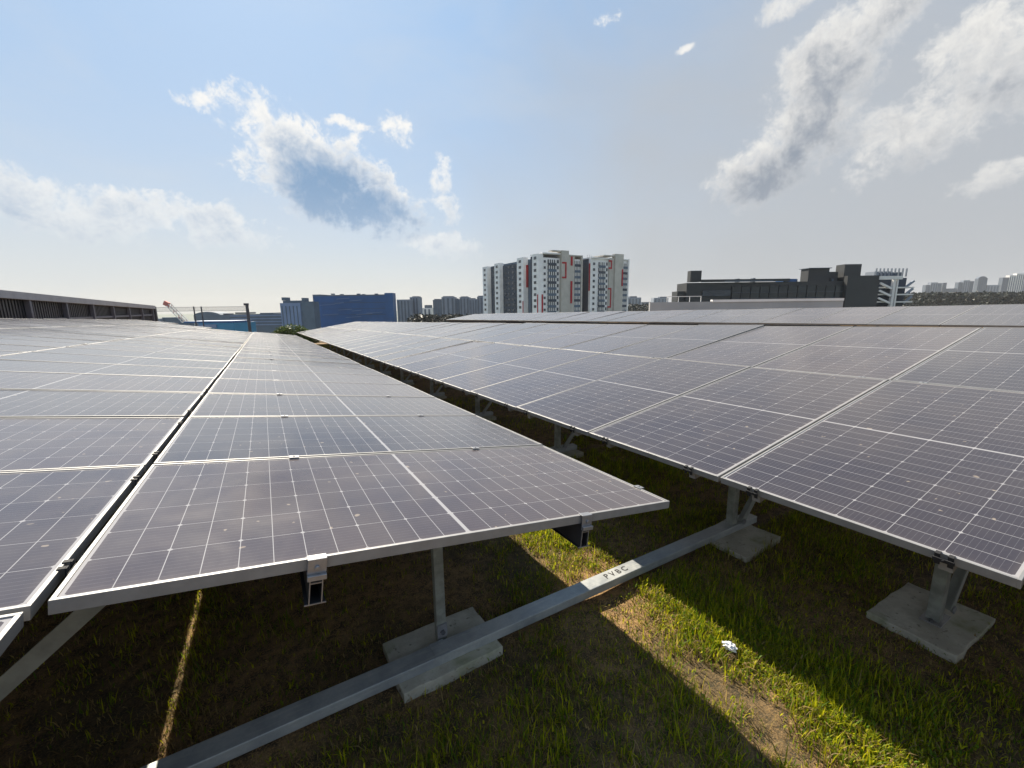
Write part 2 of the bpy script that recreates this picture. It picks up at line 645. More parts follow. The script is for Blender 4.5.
def lam_mesh():
    bm = bmesh.new()
    uvl = bm.loops.layers.uv.new('UVMap')
    lo, hi = 0.0095, 0.0095
    vs_ = [bm.verts.new(p) for p in ((lo, lo, -0.0035), (L - lo, lo, -0.0035), (L - lo, WD - lo, -0.0035), (lo, WD - lo, -0.0035),
                                     (lo, lo, -0.009), (L - lo, lo, -0.009), (L - lo, WD - lo, -0.009), (lo, WD - lo, -0.009))]
    fs = [bm.faces.new([vs_[i] for i in q]) for q in ((0, 1, 2, 3), (7, 6, 5, 4), (0, 4, 5, 1), (1, 5, 6, 2), (2, 6, 7, 3), (3, 7, 4, 0))]
    for f in fs:
        for lp in f.loops:
            lp[uvl].uv = (lp.vert.co.x, lp.vert.co.y)
    me = bpy.data.meshes.new('solar_panel')
    bm.to_mesh(me)
    bm.free()
    me.materials.append(M['glass_cells'])
    me.materials.append(M['backsheet'])
    me.polygons[1].material_index = 1
    return me


M['backsheet'] = simple('white_backsheet', (0.28, 0.28, 0.29), 0.6, 0, 0.03, 2)
ME_F = frame_mesh()
ME_L = lam_mesh()


def clamp_meshes():
    # silver mid clamp lying over a seam: top plate with a hex bolt head
    a = MB().box(-0.022, 0.022, -0.018, 0.018, 0.0005, 0.0035)
    a.cyl((0, 0, 0.0035), 0.006, 0.004, 6)
    mid = a.mesh('clamp', M['clamp'], 0.0008)
    # black clamp gripping the short edge of a module
    c = MB()
    for s in (-1, 1):
        c.box(-0.010, 0.006, s * 0.018 - 0.008, s * 0.018 + 0.008, 0.0005, 0.003)
        c.box(-0.014, -0.010, s * 0.018 - 0.008, s * 0.018 + 0.008, -0.042, 0.003)
    c.box(-0.019, -0.0145, -0.030, 0.030, -0.026, -0.012)
    c.cyl((-0.019, 0, -0.019), 0.005, -0.003, 6, 'X')
    blk = c.mesh('clamp', M['black'], 0.0008)
    e = MB()
    # end clamp hooked over the front frame: plate, lip, step and bolt
    e.box(-0.026, 0.026, -0.012, 0.014, 0.0006, 0.0036)
    e.box(-0.026, 0.026, -0.0155, -0.0125, -0.040, 0.0036)
    e.box(-0.026, 0.026, -0.028, -0.0125, -0.056, -0.0405)
    e.cyl((0, -0.0155, -0.022), 0.0075, 0.008, 6, 'Y')
    end = e.mesh('clamp', M['clamp'], 0.001)
    return mid, blk, end


ME_MID, ME_BLK, ME_END = clamp_meshes()


def mat_from(ex, ey, ez, p):
    mt = Matrix((ex, ey, ez)).transposed().to_4x4()
    mt.translation = p
    return mt


def add_panel(root, ex, ey, ez, origin, clamps=()):
    """module with its local x along ex, y along ey, corner at origin (world)"""
    j = Matrix.Rotation(R(random.gauss(0, 0.20)), 4, 'X') @ Matrix.Rotation(R(random.gauss(0, 0.12)), 4, 'Y')
    mt = mat_from(ex, ey, ez, origin - root.location) @ j
    p = inst('solar_panel', ME_L, root, mt)
    inst('frame', ME_F, p, Matrix.Identity(4))
    for me, x, y, z, rz in clamps:
        inst('clamp', me, p, Matrix.Translation((x, y, z)) @ Matrix.Rotation(rz, 4, 'Z'))
    return p


def array_root(name, x, y, label):
    r = empty(name, (x, y, gz(x, y)))
    return tag(r, label, 'solar array')


def rel(root, *pts):
    return [Vector(p) - root.location for p in pts]


# ---- centre array: one module wide, long side across the slope
X0, Y0, Z0 = -0.48211, 1.26609, -0.63926
centre = array_root('solar_array', 0.65, 1.93, 'narrow central solar array one module wide, its whole front edge open over the grass')
ex, ey, ez = basis(-TH_C)
NC = 25
for i in range(NC):
    o = Vector((X0, Y0, Z0)) + ey * (i * PITCH)
    cl = []
    if i == 0:
        cl = [(ME_END, 0.555, 0.0, 0.0, 0.0), (ME_END, 1.575, 0.0, 0.0, 0.0)]
    elif i < 12:
        cl = [(ME_MID, 0.555, -0.012, 0.0, 0.0), (ME_MID, 1.575, -0.012, 0.0, 0.0)]
    if i == 0:
        cl.append((ME_MID, L + 0.004, 0.2, -0.001, math.pi / 2))
    add_panel(centre, ex, ey, ez, o, cl)

# purlins: thin walled hollow sections, open at the front end
for uc in (0.555, 1.575):
    b = MB()
    a0 = Vector((X0, Y0, Z0)) + ex * uc - ez * 0.0365
    ln = NC * PITCH
    w, h, t = 0.036, 0.100, 0.0025
    mt = mat_from(ex, ey, ez, a0 - centre.location)
    b.box(-w / 2 - 0.010, w / 2 + 0.010, -0.012, ln, -t, 0, mt)
    b.box(-w / 2, -w / 2 + t, -0.012, ln, -h + t, -t - 0.0002, mt)
    b.box(w / 2 - t, w / 2, -0.012, ln, -h + t, -t - 0.0002, mt)
    b.box(-w / 2 + t + 0.0002, w / 2 - t - 0.0002, -0.012, ln, -0.034, -0.034 + t, mt)
    b.box(-w / 2 - 0.010, w / 2 + 0.010, -0.012, ln, -h, -h + t - 0.0002, mt)
    pl = b.build('purlin', M['darksteel'], centre)
    b = MB()
    w2 = w + 0.001
    for (xa, xb, za, zb) in ((-w2 / 2, -w2 / 2 + 0.003, -h + 0.003, -0.003), (w2 / 2 - 0.003, w2 / 2, -h + 0.003, -0.003), (-w2 / 2 - 0.011, w2 / 2 + 0.011, -h - 0.0005, -h + 0.0028),
                             (-w2 / 2 + 0.0032, w2 / 2 - 0.0032, -0.036, -0.033)):
        b.box(xa, xb, -0.016, -0.0125, za, zb, mt)
    b.build('cut_end', M['clamp'], pl)

BENT = [1.83 + 2.33 * k for k in range(11)]


def zc(x, y):
    return Z0 - (x - X0) * math.tan(TH_C) + SL * (y - Y0)


X1, Y1, Z1 = 2.05523, 1.30948, -0.92121


def zr(x, y):
    return Z1 + (x - X1) * math.tan(TH_R) + SL * (y - Y1)


RAIL_TOP = 0.095      # height of the rail's top over the ground


def angle_post(b, x, y, z0, z1, w=0.05):
    """C section post"""
    b.box(x - w / 2, x + w / 2, y - 0.003, y + 0.003, z0, z1)
    b.box(x - w / 2 - 0.0002, x - w / 2 + 0.005, y + 0.0032, y + 0.035, z0, z1)
    b.box(x + w / 2 - 0.005, x + w / 2 + 0.0002, y + 0.0032, y + 0.035, z0, z1)


for k, yb in enumerate(BENT):
    b = MB()
    pa = Vector((X0 + 0.25, yb + 0.08, zc(X0 + 0.25, yb + 0.08) - 0.172))
    pb = Vector((1.45, yb + 0.08, zc(1.45, yb + 0.08) - 0.172))
    b.bar(*rel(centre, pa, pb), 0.05, 0.06)
    b.build('rafter', M['steel'], centre)
    b = MB()
    g = gz(0.65, yb) + RAIL_TOP
    q = centre.location
    angle_post(b, 0.655 - q.x, yb + 0.075 - q.y, g - 0.03 - q.z, zc(0.655, yb) - 0.20 - q.z)
    b.build('post', M['galvpost'], centre)
    if k < 4:
        b = MB()
        b.box(0.628 - q.x, 0.682 - q.x, yb + 0.060 - q.y, yb + 0.0715 - q.y, g + 0.001 - q.z, g + 0.075 - q.z)
        br = b.build('bracket', M['clamp'], centre, 0.001)
        b = MB().cyl((0.655 - q.x, yb + 0.0598 - q.y, g + 0.036 - q.z), 0.013, 0.012, 6, 'Y')
        o = b.build('bolt', M['bolt'], br)

# ---- right array: two modules up the slope
right = array_root('solar_array', 3.05, 1.93, 'wide solar array rising to the right, two modules deep, cut by the right frame edge')
exr, eyr, ezr = basis(TH_R)
NR0, NR1 = -3, 31
for i in range(NR0, NR1):
    for j in range(2):
        o = Vector((X1, Y1, Z1)) + eyr * (i * PITCH + 0.012) + exr * (j * (L + 0.024))
        cl = []
        if i < 9:
            if j == 0:
                for v in (0.17, 0.83):
                    cl.append((ME_BLK, 0.0, v * WD, 0.0, 0.0))
            else:
                cl = [(ME_MID, -0.012, 0.17 * WD, 0.0, math.pi / 2), (ME_MID, -0.012, 0.83 * WD, 0.0, math.pi / 2)]
        add_panel(right, exr, eyr, ezr, o, cl)
# rafters up the slope under every clamp pair of the near rows
q = right.location
for i in range(NR0, 10):
    for v in (0.17, 0.83):
        b = MB()
        yy = Y1 + i * PITCH + 0.012 + v * WD
        pa = Vector((X1 + 0.03, yy, zr(X1 + 0.03, yy) - 0.060))
        pb = Vector((X1 + 4.10, yy, zr(X1 + 4.10, yy) - 0.060))
        b.bar(*rel(right, pa, pb), 0.04, 0.045)
        b.build('rafter', M['alu'], right)
for xx in (3.12, 5.3):
    b = MB()
    ya, yb = Y1 + NR0 * PITCH + 0.1, Y1 + NR1 * PITCH - 0.1
    b.bar(*rel(right, (xx, ya, zr(xx, ya) - 0.128), (xx, yb, zr(xx, yb) - 0.128)), 0.06, 0.08)
    b.build('purlin', M['steel'], right)


def foot(b, x, y, z, qq):
    b.box(x - 0.06 - qq.x, x + 0.10 - qq.x, y - 0.045 - qq.y, y + 0.045 - qq.y, z + 0.001 - qq.z, z + 0.008 - qq.z)
    return b


SLAB_T = 0.042
for k, yb in enumerate([-0.6, 0.63] + BENT):
    xf = 3.07
    zf = gz(xf, yb) + (SLAB_T if k < 2 else RAIL_TOP - 0.05)
    b = MB()
    b.box(xf - 0.032 - q.x, xf + 0.032 - q.x, yb - 0.028 - q.y, yb + 0.028 - q.y, zf + 0.008 - q.z, zr(xf, yb) - 0.172 - q.z)
    b.build('post', M['galvpost'], right, 0.002)
    b = MB()
    tx = xf + 0.95
    b.bar(*rel(right, (xf + 0.075, yb - 0.045, zf + 0.05), (tx, yb - 0.045, zr(tx, yb) - 0.10)), 0.050, 0.006, (0, 1, 0))
    b.bar(*rel(right, (xf + 0.078, yb - 0.020, zf + 0.05), (tx, yb - 0.020, zr(tx, yb) - 0.10)), 0.040, 0.006, (0, 0, 1))
    b.build('brace', M['steel'], right)
    if k < 5:
        b = foot(MB(), xf, yb, zf - 0.002, q)
        bp_ = b.build('base_plate', M['alu'], right, 0.001)
        for sx in (-0.045, 0.085):
            MB().cyl((xf + sx - q.x, yb - 0.0 - q.y, zf + 0.0065 - q.z), 0.009, 0.012, 6).build('bolt', M['bolt'], bp_)
        MB().cyl((xf + 0.085 - q.x, yb - 0.052 - q.y, zf + 0.06 - q.z), 0.022, 0.006, 16, 'Y').build('bracket', M['clamp'], right)

# ---- left array: three modules up the slope, falling towards the centre
left = array_root('solar_array', -1.7, 1.93, 'large solar array at the left rising to the left edge, three modules deep')
exl, eyl, ezl = basis(-TH_C)
GAPL = 0.026
for j, (n0, n1) in enumerate(((-2, 24), (-2, 27), (-2, 31))):
    for i in range(n0, n1):
        o = Vector((X0, Y0, Z0)) + eyl * (i * PITCH) - exl * (GAPL + (j + 1) * L + j * 0.024) - (eyl * 0.012 if i < 0 else eyl * 0)
        if i < 0:
            o = o - ezl * 0.004
        cl = []
        if i < 10:
            if j == 0 and i >= 0:
                for v in (0.17, 0.83):
                    cl.append((ME_BLK, L, v * WD, 0.0, math.pi))
            if j > 0 and i < 9:
                cl += [(ME_MID, L + 0.012, 0.17 * WD, 0.0, math.pi / 2), (ME_MID, L + 0.012, 0.83 * WD, 0.0, math.pi / 2)]
        add_panel(left, exl, eyl, ezl, o, cl)
ql = left.location
for xx in (-1.6, -4.2, -6.2):
    b = MB()
    ya, yb = Y0 - 2 * PITCH + 0.1, Y0 + 24 * PITCH
    b.bar(*rel(left, (xx, ya, zc(xx, ya) - 0.082), (xx, yb, zc(xx, yb) - 0.082)), 0.05, 0.09)
    b.build('purlin', M['steel'], left)
for k, yb in enumerate([-0.5] + BENT):
    b = MB()
    b.bar(*rel(left, (-6.5, yb + 0.08, zc(-6.5, yb) - 0.158), (-0.62, yb + 0.08, zc(-0.62, yb) - 0.158)), 0.05, 0.06)
    b.build('rafter', M['steel'], left)
    for xp in (-1.62, -4.6):
        b = MB()
        angle_post(b, xp - ql.x, yb + 0.075 - ql.y, gz(xp, yb) + 0.02 - ql.z, zc(xp, yb) - 0.188 - ql.z)
        b.build('post', M['steel'], left)
    if k > 0:
        b = MB()
        b.bar(*rel(left, (-1.46, yb + 0.10, gz(-1.5, yb) + 0.10), (-0.44, yb + 0.10, zc(-0.44, yb) - 0.225)), 0.060, 0.008, (0, 1, 0))
        b.build('brace', M['steel'], left)

# ---- third array beyond the ridge of the right one
third = array_root('solar_array', 11.5, 6.0, 'distant solar array showing as a pale band between the right array and the skyline')
X3 = 10.4
Z3 = -0.385
SL3 = -0.015
ex3, ey3, ez3 = basis(TH_R, SL3)
for i in range(-4, 23):
    o = Vector((X3, Y1 + 0.35, Z3)) + ey3 * (i * PITCH)
    add_panel(third, ex3, ey3, ez3, o)
q3 = third.location


def z3(x, y):
    return Z3 + (x - X3) * math.tan(TH_R) + SL3 * (y - Y1)


for xx in (10.9, 12.0):
    b = MB()
    ya, yb = Y1 - 3.7 * PITCH, Y1 + 23 * PITCH
    b.bar(*rel(third, (xx, ya, z3(xx, ya) - 0.085), (xx, yb, z3(xx, yb) - 0.085)), 0.06, 0.09)
    b.build('purlin', M['steel'], third)
    for yb in ([-0.6] + BENT)[:10]:
        b = MB()
        angle_post(b, xx - q3.x, yb - q3.y, gz(xx, yb) - q3.z, z3(xx, yb) - 0.131 - q3.z)
        b.build('post', M['steel'], third)

M['shadesheet'] = simple('dark_shade_sheet', (0.02, 0.02, 0.022), 0.7, 0, 0.1, 1)
b = MB()  # added dark sheet, standing in for the shade below the low edge
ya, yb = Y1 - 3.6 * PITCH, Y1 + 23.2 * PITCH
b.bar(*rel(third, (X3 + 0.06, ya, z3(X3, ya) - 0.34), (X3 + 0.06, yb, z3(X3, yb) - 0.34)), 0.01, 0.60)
b.build('added_shade_sheet', M['shadesheet'], third)

# ------------------------------------------------------------------ ground rails
LBL = ['galvanised ground rail in front, stencilled with black letters where the sun strikes it',
       'second galvanised ground rail back, in the dark under the arrays',
       None]
for k, yb in enumerate(BENT[:8]):
    xa, xb = -1.75, 3.35
    rl = empty('ground_rail', (0.65, yb, gz(0.65, yb) + SLAB_T))
    b = MB()
    b.box(xa - 0.65, xb - 0.65, -0.048, 0.048, 0.0, RAIL_TOP - SLAB_T)
    b.build('beam', M['galv'], rl, 0.004)
    b = MB()
    b.box(-0.075, -0.0, -0.0505, 0.0505, 0.006, RAIL_TOP - SLAB_T + 0.003)
    b.build('joint_sleeve', M['galv'], rl, 0.001)
    tag(rl, LBL[min(k, 2)] or 'galvanised ground rail far back in the dark gap between the arrays', 'rail',
        'ground rails crossing under the arrays')
    if k == 0:
        rail0 = rl

# stencilled letters on the near rail
cu = bpy.data.curves.new('letters', 'FONT')
cu.body = 'PVBC'
cu.size = 0.060
cu.extrude = 0.0003
cu.space_character = 1.55
cu.offset = 0.0012
cu.align_x = 'CENTER'
cu.align_y = 'CENTER'
tmp = bpy.data.objects.new('letters', cu)
COL.objects.link(tmp)
bpy.context.view_layer.update()
dg = bpy.context.evaluated_depsgraph_get()
me = bpy.data.meshes.new_from_object(tmp.evaluated_get(dg))
bpy.data.objects.remove(tmp)
me.materials.clear()
M['ink'] = simple('stencil_ink', (0.02, 0.02, 0.02), 0.8, 0, 0.3, 60)
me.materials.append(M['ink'])
lt = bpy.data.objects.new('stencil_letters', me)
COL.objects.link(lt)
lt.parent = rail0
lt.location = (1.83 - 0.65, 0.0, RAIL_TOP - SLAB_T + 0.0008)

# ------------------------------------------------------------------ concrete slabs
def slab(x, y, w, d, rz, label, group=None, t=SLAB_T):
    b = MB()
    n = 7
    pts = []
    for (ax, ay, bx, by) in ((-1, -1, 1, -1), (1, -1, 1, 1), (1, 1, -1, 1), (-1, 1, -1, -1)):
        for i in range(n):
            f = i / n
            px = (ax + (bx - ax) * f) * w / 2
            py = (ay + (by - ay) * f) * d / 2
            k = 0.006 if i else 0.003
            pts.append((px + random.uniform(-k, k), py + random.uniform(-k, k)))
    b.prism(pts, -0.03, t - 0.001)
    o = b.build('concrete_slab', M['concrete'], None, 0.004)
    o.location = (x, y, gz(x, y))
    o.rotation_euler = (math.atan(SL), 0, R(rz))
    return tag(o, label, 'slab', group)


slab(0.655, 1.905, 0.54, 0.37, 1.5, 'flat concrete slab under the near steel rail and the single post of the narrow array', 'concrete slabs under the posts')
slab(3.10, 0.655, 0.54, 0.38, -2.0, 'pale concrete slab with one bolted post beneath the nearest corner of the right array', 'concrete slabs under the posts')
slab(3.02, 1.74, 0.50, 0.40, 4.0, 'stained concrete slab at the far end of the near rail', 'concrete slabs under the posts')
slab(3.03, -0.6, 0.56, 0.40, 1.0, 'concrete slab under the right array, outside the picture', 'concrete slabs under the posts')
for yb in BENT[1:8]:
    for x in (0.66, 3.05):
        slab(x, yb, 0.56, 0.42, random.uniform(-3, 3), 'concrete slab in the deep shade farther back between the arrays', 'slabs in the deep shade')
slab(-1.62, 1.87, 0.56, 0.44, 2.0, 'concrete slab under the left array', 'concrete slabs under the posts')

# crumpled white scrap on the sunlit strip
bm = bmesh.new()
bmesh.ops.create_icosphere(bm, subdivisions=3, radius=0.034)
for v in bm.verts:
    v.co *= 1 + 0.35 * math.sin(v.co.x * 160 + 2 * math.sin(v.co.y * 210)) * math.cos(v.co.z * 190)
    v.co.z *= 0.55
    v.co.x *= 0.8
me = bpy.data.meshes.new('paper_scrap')
bm.to_mesh(me)
bm.free()
M['paper'] = simple('white_paper', (0.75, 0.75, 0.76), 0.7, 0, 0.05, 30)
me.materials.append(M['paper'])
sc_ = bpy.data.objects.new('paper_scrap', me)
sc_.location = (1.93, 1.10, gz(1.9, 1.1) + 0.045)
sc_.rotation_euler = (0.4, 0.2, 0.9)
COL.objects.link(sc_)
tag(sc_, 'small crumpled white scrap lying on the sunlit grass strip', 'litter')


# ------------------------------------------------------------------ grass
def build_grass():
    pts = []
    zones = [(-2.4, 4.9, 0.15, 2.2, 10500), (-1.6, 5.2, 2.2, 4.6, 4200), (0.5, 6.0, 4.6, 9.0, 700), (1.0, 4.5, 9.0, 27.0, 150), (0.6, 5.0, 27.0, 33.0, 700)]
    for (xa, xb, ya, yb, den) in zones:
        n = int((xb - xa) * (yb - ya) * den)
        x = RNG.uniform(xa, xb, n)
        y = RNG.uniform(ya, yb, n)
        pts.append(np.stack([x, y], 1))
    P = np.concatenate(pts)
    # tufts pull blades together
    nt = 3600
    tx = RNG.uniform(-2.4, 5.0, nt)
    ty = RNG.uniform(0.1, 4.6, nt)
    tx = np.concatenate([tx, RNG.normal(2.05, 0.17, 600), RNG.uniform(1.6, 2.1, 420), RNG.normal(-0.48, 0.06, 130)])
    ty = np.concatenate([ty, RNG.uniform(0.3, 1.75, 600), RNG.uniform(2.0, 3.6, 420), RNG.uniform(1.95, 3.3, 130)])
    nt = len(tx)
    per = 26
    tf = np.stack([np.repeat(tx, per) + RNG.normal(0, 0.022, nt * per), np.repeat(ty, per) + RNG.normal(0, 0.022, nt * per)], 1)
    tuft = np.concatenate([np.zeros(len(P)), np.ones(len(tf))])
    P = np.concatenate([P, tf])
    x, y = P[:, 0], P[:, 1]
    br = bare(x, y)
    patch = np.exp(-(((x - 1.70 - 0.05 * np.sin(y * 9) - 0.03 * np.sin(y * 23 + x * 8)) / 0.13) ** 2 + ((y - 0.9) / 0.45) ** 2)) * 1.0      # sandy patch in the sunny strip
    patch += np.exp(-(((x - 1.70) / 0.16) ** 2 + ((y - 1.9) / 0.25) ** 2)) * 0.7
    patch += np.exp(-(((x - 3.6) / 0.35) ** 2 + ((y - 0.75) / 0.22) ** 2)) * 0.9
    patch += np.exp(-(((x - 3.0) / 0.6) ** 2 + ((y - 1.55) / 0.3) ** 2)) * 0.5
    keep = RNG.uniform(0, 1, len(x)) > np.clip(0.05 + 0.50 * br ** 2 + patch, 0, 0.95)
    keep &= np.hypot(x - 1.93, y - 1.09) > 0.035
    # sparser and browner growth beneath the central array, deepening its shade by colour
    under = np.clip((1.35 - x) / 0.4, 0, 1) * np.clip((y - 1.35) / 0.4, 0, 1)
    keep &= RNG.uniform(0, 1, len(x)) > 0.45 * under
    # nothing grows through the slabs and rails
    for (cx, cy, w, d) in [(0.655, 1.905, 0.54, 0.37), (3.10, 0.655, 0.54, 0.38), (3.02, 1.74, 0.50, 0.40)] + [(0.66, yb, 0.56, 0.42) for yb in BENT[1:8]] + [(3.05, yb, 0.56, 0.42) for yb in BENT[1:8]]:
        keep &= ~((np.abs(x - cx) < w / 2 - 0.01) & (np.abs(y - cy) < d / 2 - 0.01))
    for yb in BENT:
        keep &= ~(np.abs(y - yb) < 0.05)
    x, y, tuft, br, patch, under = x[keep], y[keep], tuft[keep], br[keep], patch[keep], under[keep]
    n = len(x)
    lush = np.clip(1.0 - br + 0.3 * tuft, 0, 1.3)
    strip = np.exp(-((x - 2.0) / 0.28) ** 2)
    ln = RNG.uniform(0.018, 0.05, n) * (0.7 + 0.9 * lush) * (1 + 0.55 * tuft)
    ln *= 0.80
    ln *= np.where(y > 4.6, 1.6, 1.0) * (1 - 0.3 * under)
    wd = RNG.uniform(0.0016, 0.0036, n) * (1 + 0.4 * tuft) * np.where(y > 4.6, 2.0, 1.0)
    az = RNG.uniform(0, 2 * np.pi, n)
    lean = RNG.uniform(0.1, 1.1, n)
    # broad little weed leaves
    weed = RNG.uniform(0, 1, n) < (0.10 + 0.35 * strip)
    wd = np.where(weed, RNG.uniform(0.004, 0.008, n), wd)
    ln = np.where(weed, RNG.uniform(0.014, 0.030, n), ln)
    hgt = np.where(weed, RNG.uniform(0.0, 0.035, n), 0.0)
    lean = np.where(weed, RNG.uniform(0.8, 1.4, n), lean)
    # flattened dead thatch between the living blades
    thatch = (RNG.uniform(0, 1, n) < 0.20) & ~weed
    lean = np.where(thatch, RNG.uniform(1.25, 1.55, n), lean)
    hgt = np.where(thatch, RNG.uniform(0.001, 0.010, n), hgt)
    # living blades grow longer in loose drifts
    drift = 0.5 + 0.5 * np.sin(x * 4.1 + 2 * np.sin(y * 3.3)) * np.cos(y * 4.7 + 1.5 * np.sin(x * 2.7))
    ln = np.where(~thatch & ~weed, ln * (0.65 + 0.75 * drift), ln)
    z = GZ0 + SL * (y - 1.3) + lumps(x, y) - 0.002 + hgt
    dx, dy = np.cos(az), np.sin(az)
    sx, sy = -dy, dx
    h1, h2 = ln * 0.55, ln
    o1 = np.sin(lean * 0.5) * h1
    z1 = np.cos(lean * 0.5) * h1
    o2 = o1 + np.sin(lean) * (h2 - h1)
    z2 = z1 + np.cos(lean) * (h2 - h1)
    V = np.zeros((n, 5, 3))
    V[:, 0] = np.stack([x - sx * wd / 2, y - sy * wd / 2, z], 1)
    V[:, 1] = np.stack([x + sx * wd / 2, y + sy * wd / 2, z], 1)
    V[:, 2] = np.stack([x + dx * o1 + sx * wd * 0.5, y + dy * o1 + sy * wd * 0.5, z + z1], 1)
    V[:, 3] = np.stack([x + dx * o1 - sx * wd * 0.5, y + dy * o1 - sy * wd * 0.5, z + z1], 1)
    V[:, 4] = np.stack([x + dx * o2, y + dy * o2, z + z2], 1)
    me = bpy.data.meshes.new('grass')
    me.vertices.add(n * 5)
    me.vertices.foreach_set('co', V.reshape(-1))
    b = (np.arange(n) * 5)[:, None]
    quad = b + np.array([0, 1, 2, 3])
    tri = b + np.array([3, 2, 4])
    loops = np.concatenate([quad.reshape(-1), tri.reshape(-1)])
    me.loops.add(len(loops))
    me.loops.foreach_set('vertex_index', loops)
    me.polygons.add(2 * n)
    starts = np.concatenate([np.arange(n) * 4, n * 4 + np.arange(n) * 3])
    me.polygons.foreach_set('loop_start', starts)
    try:
        me.polygons.foreach_set('loop_total', np.concatenate([np.full(n, 4), np.full(n, 3)]))
    except Exception:
        pass
    me.update(calc_edges=True)
    # blade tints: fresh green, yellow green, straw
    green = np.array([0.085, 0.175, 0.008])
    yel = np.array([0.52, 0.48, 0.010])
    straw = np.array([0.40, 0.29, 0.11])
    brown = np.array([0.12, 0.075, 0.035])
    r = RNG.uniform(0, 1, n)
    c = green[None] * (1 - r[:, None]) + yel[None] * r[:, None] * (0.5 + 0.5 * r[:, None])
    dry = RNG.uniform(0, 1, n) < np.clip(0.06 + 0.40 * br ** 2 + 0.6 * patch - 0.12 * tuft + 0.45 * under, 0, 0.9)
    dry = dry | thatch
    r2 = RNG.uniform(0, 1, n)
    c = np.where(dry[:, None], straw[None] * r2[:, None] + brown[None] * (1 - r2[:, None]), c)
    c *= RNG.uniform(0.7, 1.35, n)[:, None]
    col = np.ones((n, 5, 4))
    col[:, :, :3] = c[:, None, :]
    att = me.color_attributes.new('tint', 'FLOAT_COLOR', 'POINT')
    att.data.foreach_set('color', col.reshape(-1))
    me.materials.append(M['grass'])
    o = bpy.data.objects.new('grass', me)
    COL.objects.link(o)
    tag(o, 'short patchy grass and weeds with dry blades over bare soil', 'grass', kind='stuff')


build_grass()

# ------------------------------------------------------------------ background


def mat_facade(name, wall, rough=0.8):
    return simple(name, wall, rough, 0, 0.10, 0.25)


M['win'] = simple('window_glass', (0.035, 0.045, 0.06), 0.25, 0, 0.3, 0.4)
M['white'] = mat_facade('white_paint', (0.74, 0.73, 0.72))
M['beige'] = mat_facade('beige_paint', (0.42, 0.40, 0.36))
M['slate'] = mat_facade('slate_blue_paint', (0.08, 0.115, 0.16))
M['slate2'] = mat_facade('dark_slate_paint', (0.035, 0.048, 0.07))
M['red'] = mat_facade('red_paint', (0.33, 0.003, 0.012))
M['bluewall'] = mat_facade('deep_blue_cladding', (0.004, 0.065, 0.20), 0.5)
M['bluepale'] = mat_facade('pale_blue_cladding', (0.14, 0.20, 0.33), 0.6)
M['charcoal'] = mat_facade('charcoal_cladding', (0.022, 0.025, 0.029), 0.6)
M['darkglass'] = simple('dark_green_glass', (0.012, 0.022, 0.026), 0.12, 0, 0.25, 0.15)
M['farwall'] = mat_facade('far_wall', (0.19, 0.22, 0.27))
M['farwhite'] = mat_facade('far_white_wall', (0.62, 0.60, 0.58))
M['fargrey'] = mat_facade('far_grey_wall', (0.08, 0.105, 0.14))


class Frame:
    """Builder for a far building: local x across, y away, z up; sizes taken at its depth."""

    def __init__(self, name, px, depth, label, cat='building', group=None, rz=None, base=-34.0):
        p = at(px, 305, depth)
        self.root = empty(name, (p.x, p.y, base), -math.atan2(FH.x, FH.y) if rz is None else rz)
        tag(self.root, label, cat, group)
        self.depth = depth
        self.px = px
        self.base = base

    def X(self, px):
        a, b = at(px, 305, self.depth), at(self.px, 305, self.depth)
        return (a - b).dot(RH)

    def Z(self, py, px=None):
        return at(self.px if px is None else px, py, self.depth).z - self.base

    def part(self, name, mat, px0, px1, py0, py1, y0=0.0, y1=8.0, parent=None):
        xm = (px0 + px1) / 2
        zt = self.Z(py0, xm)
        zb = 0.0 if py1 is None else self.Z(py1, xm)
        b = MB().box(self.X(px0), self.X(px1), y0, y1, zb, zt)
        return b.build(name, mat, parent or self.root)


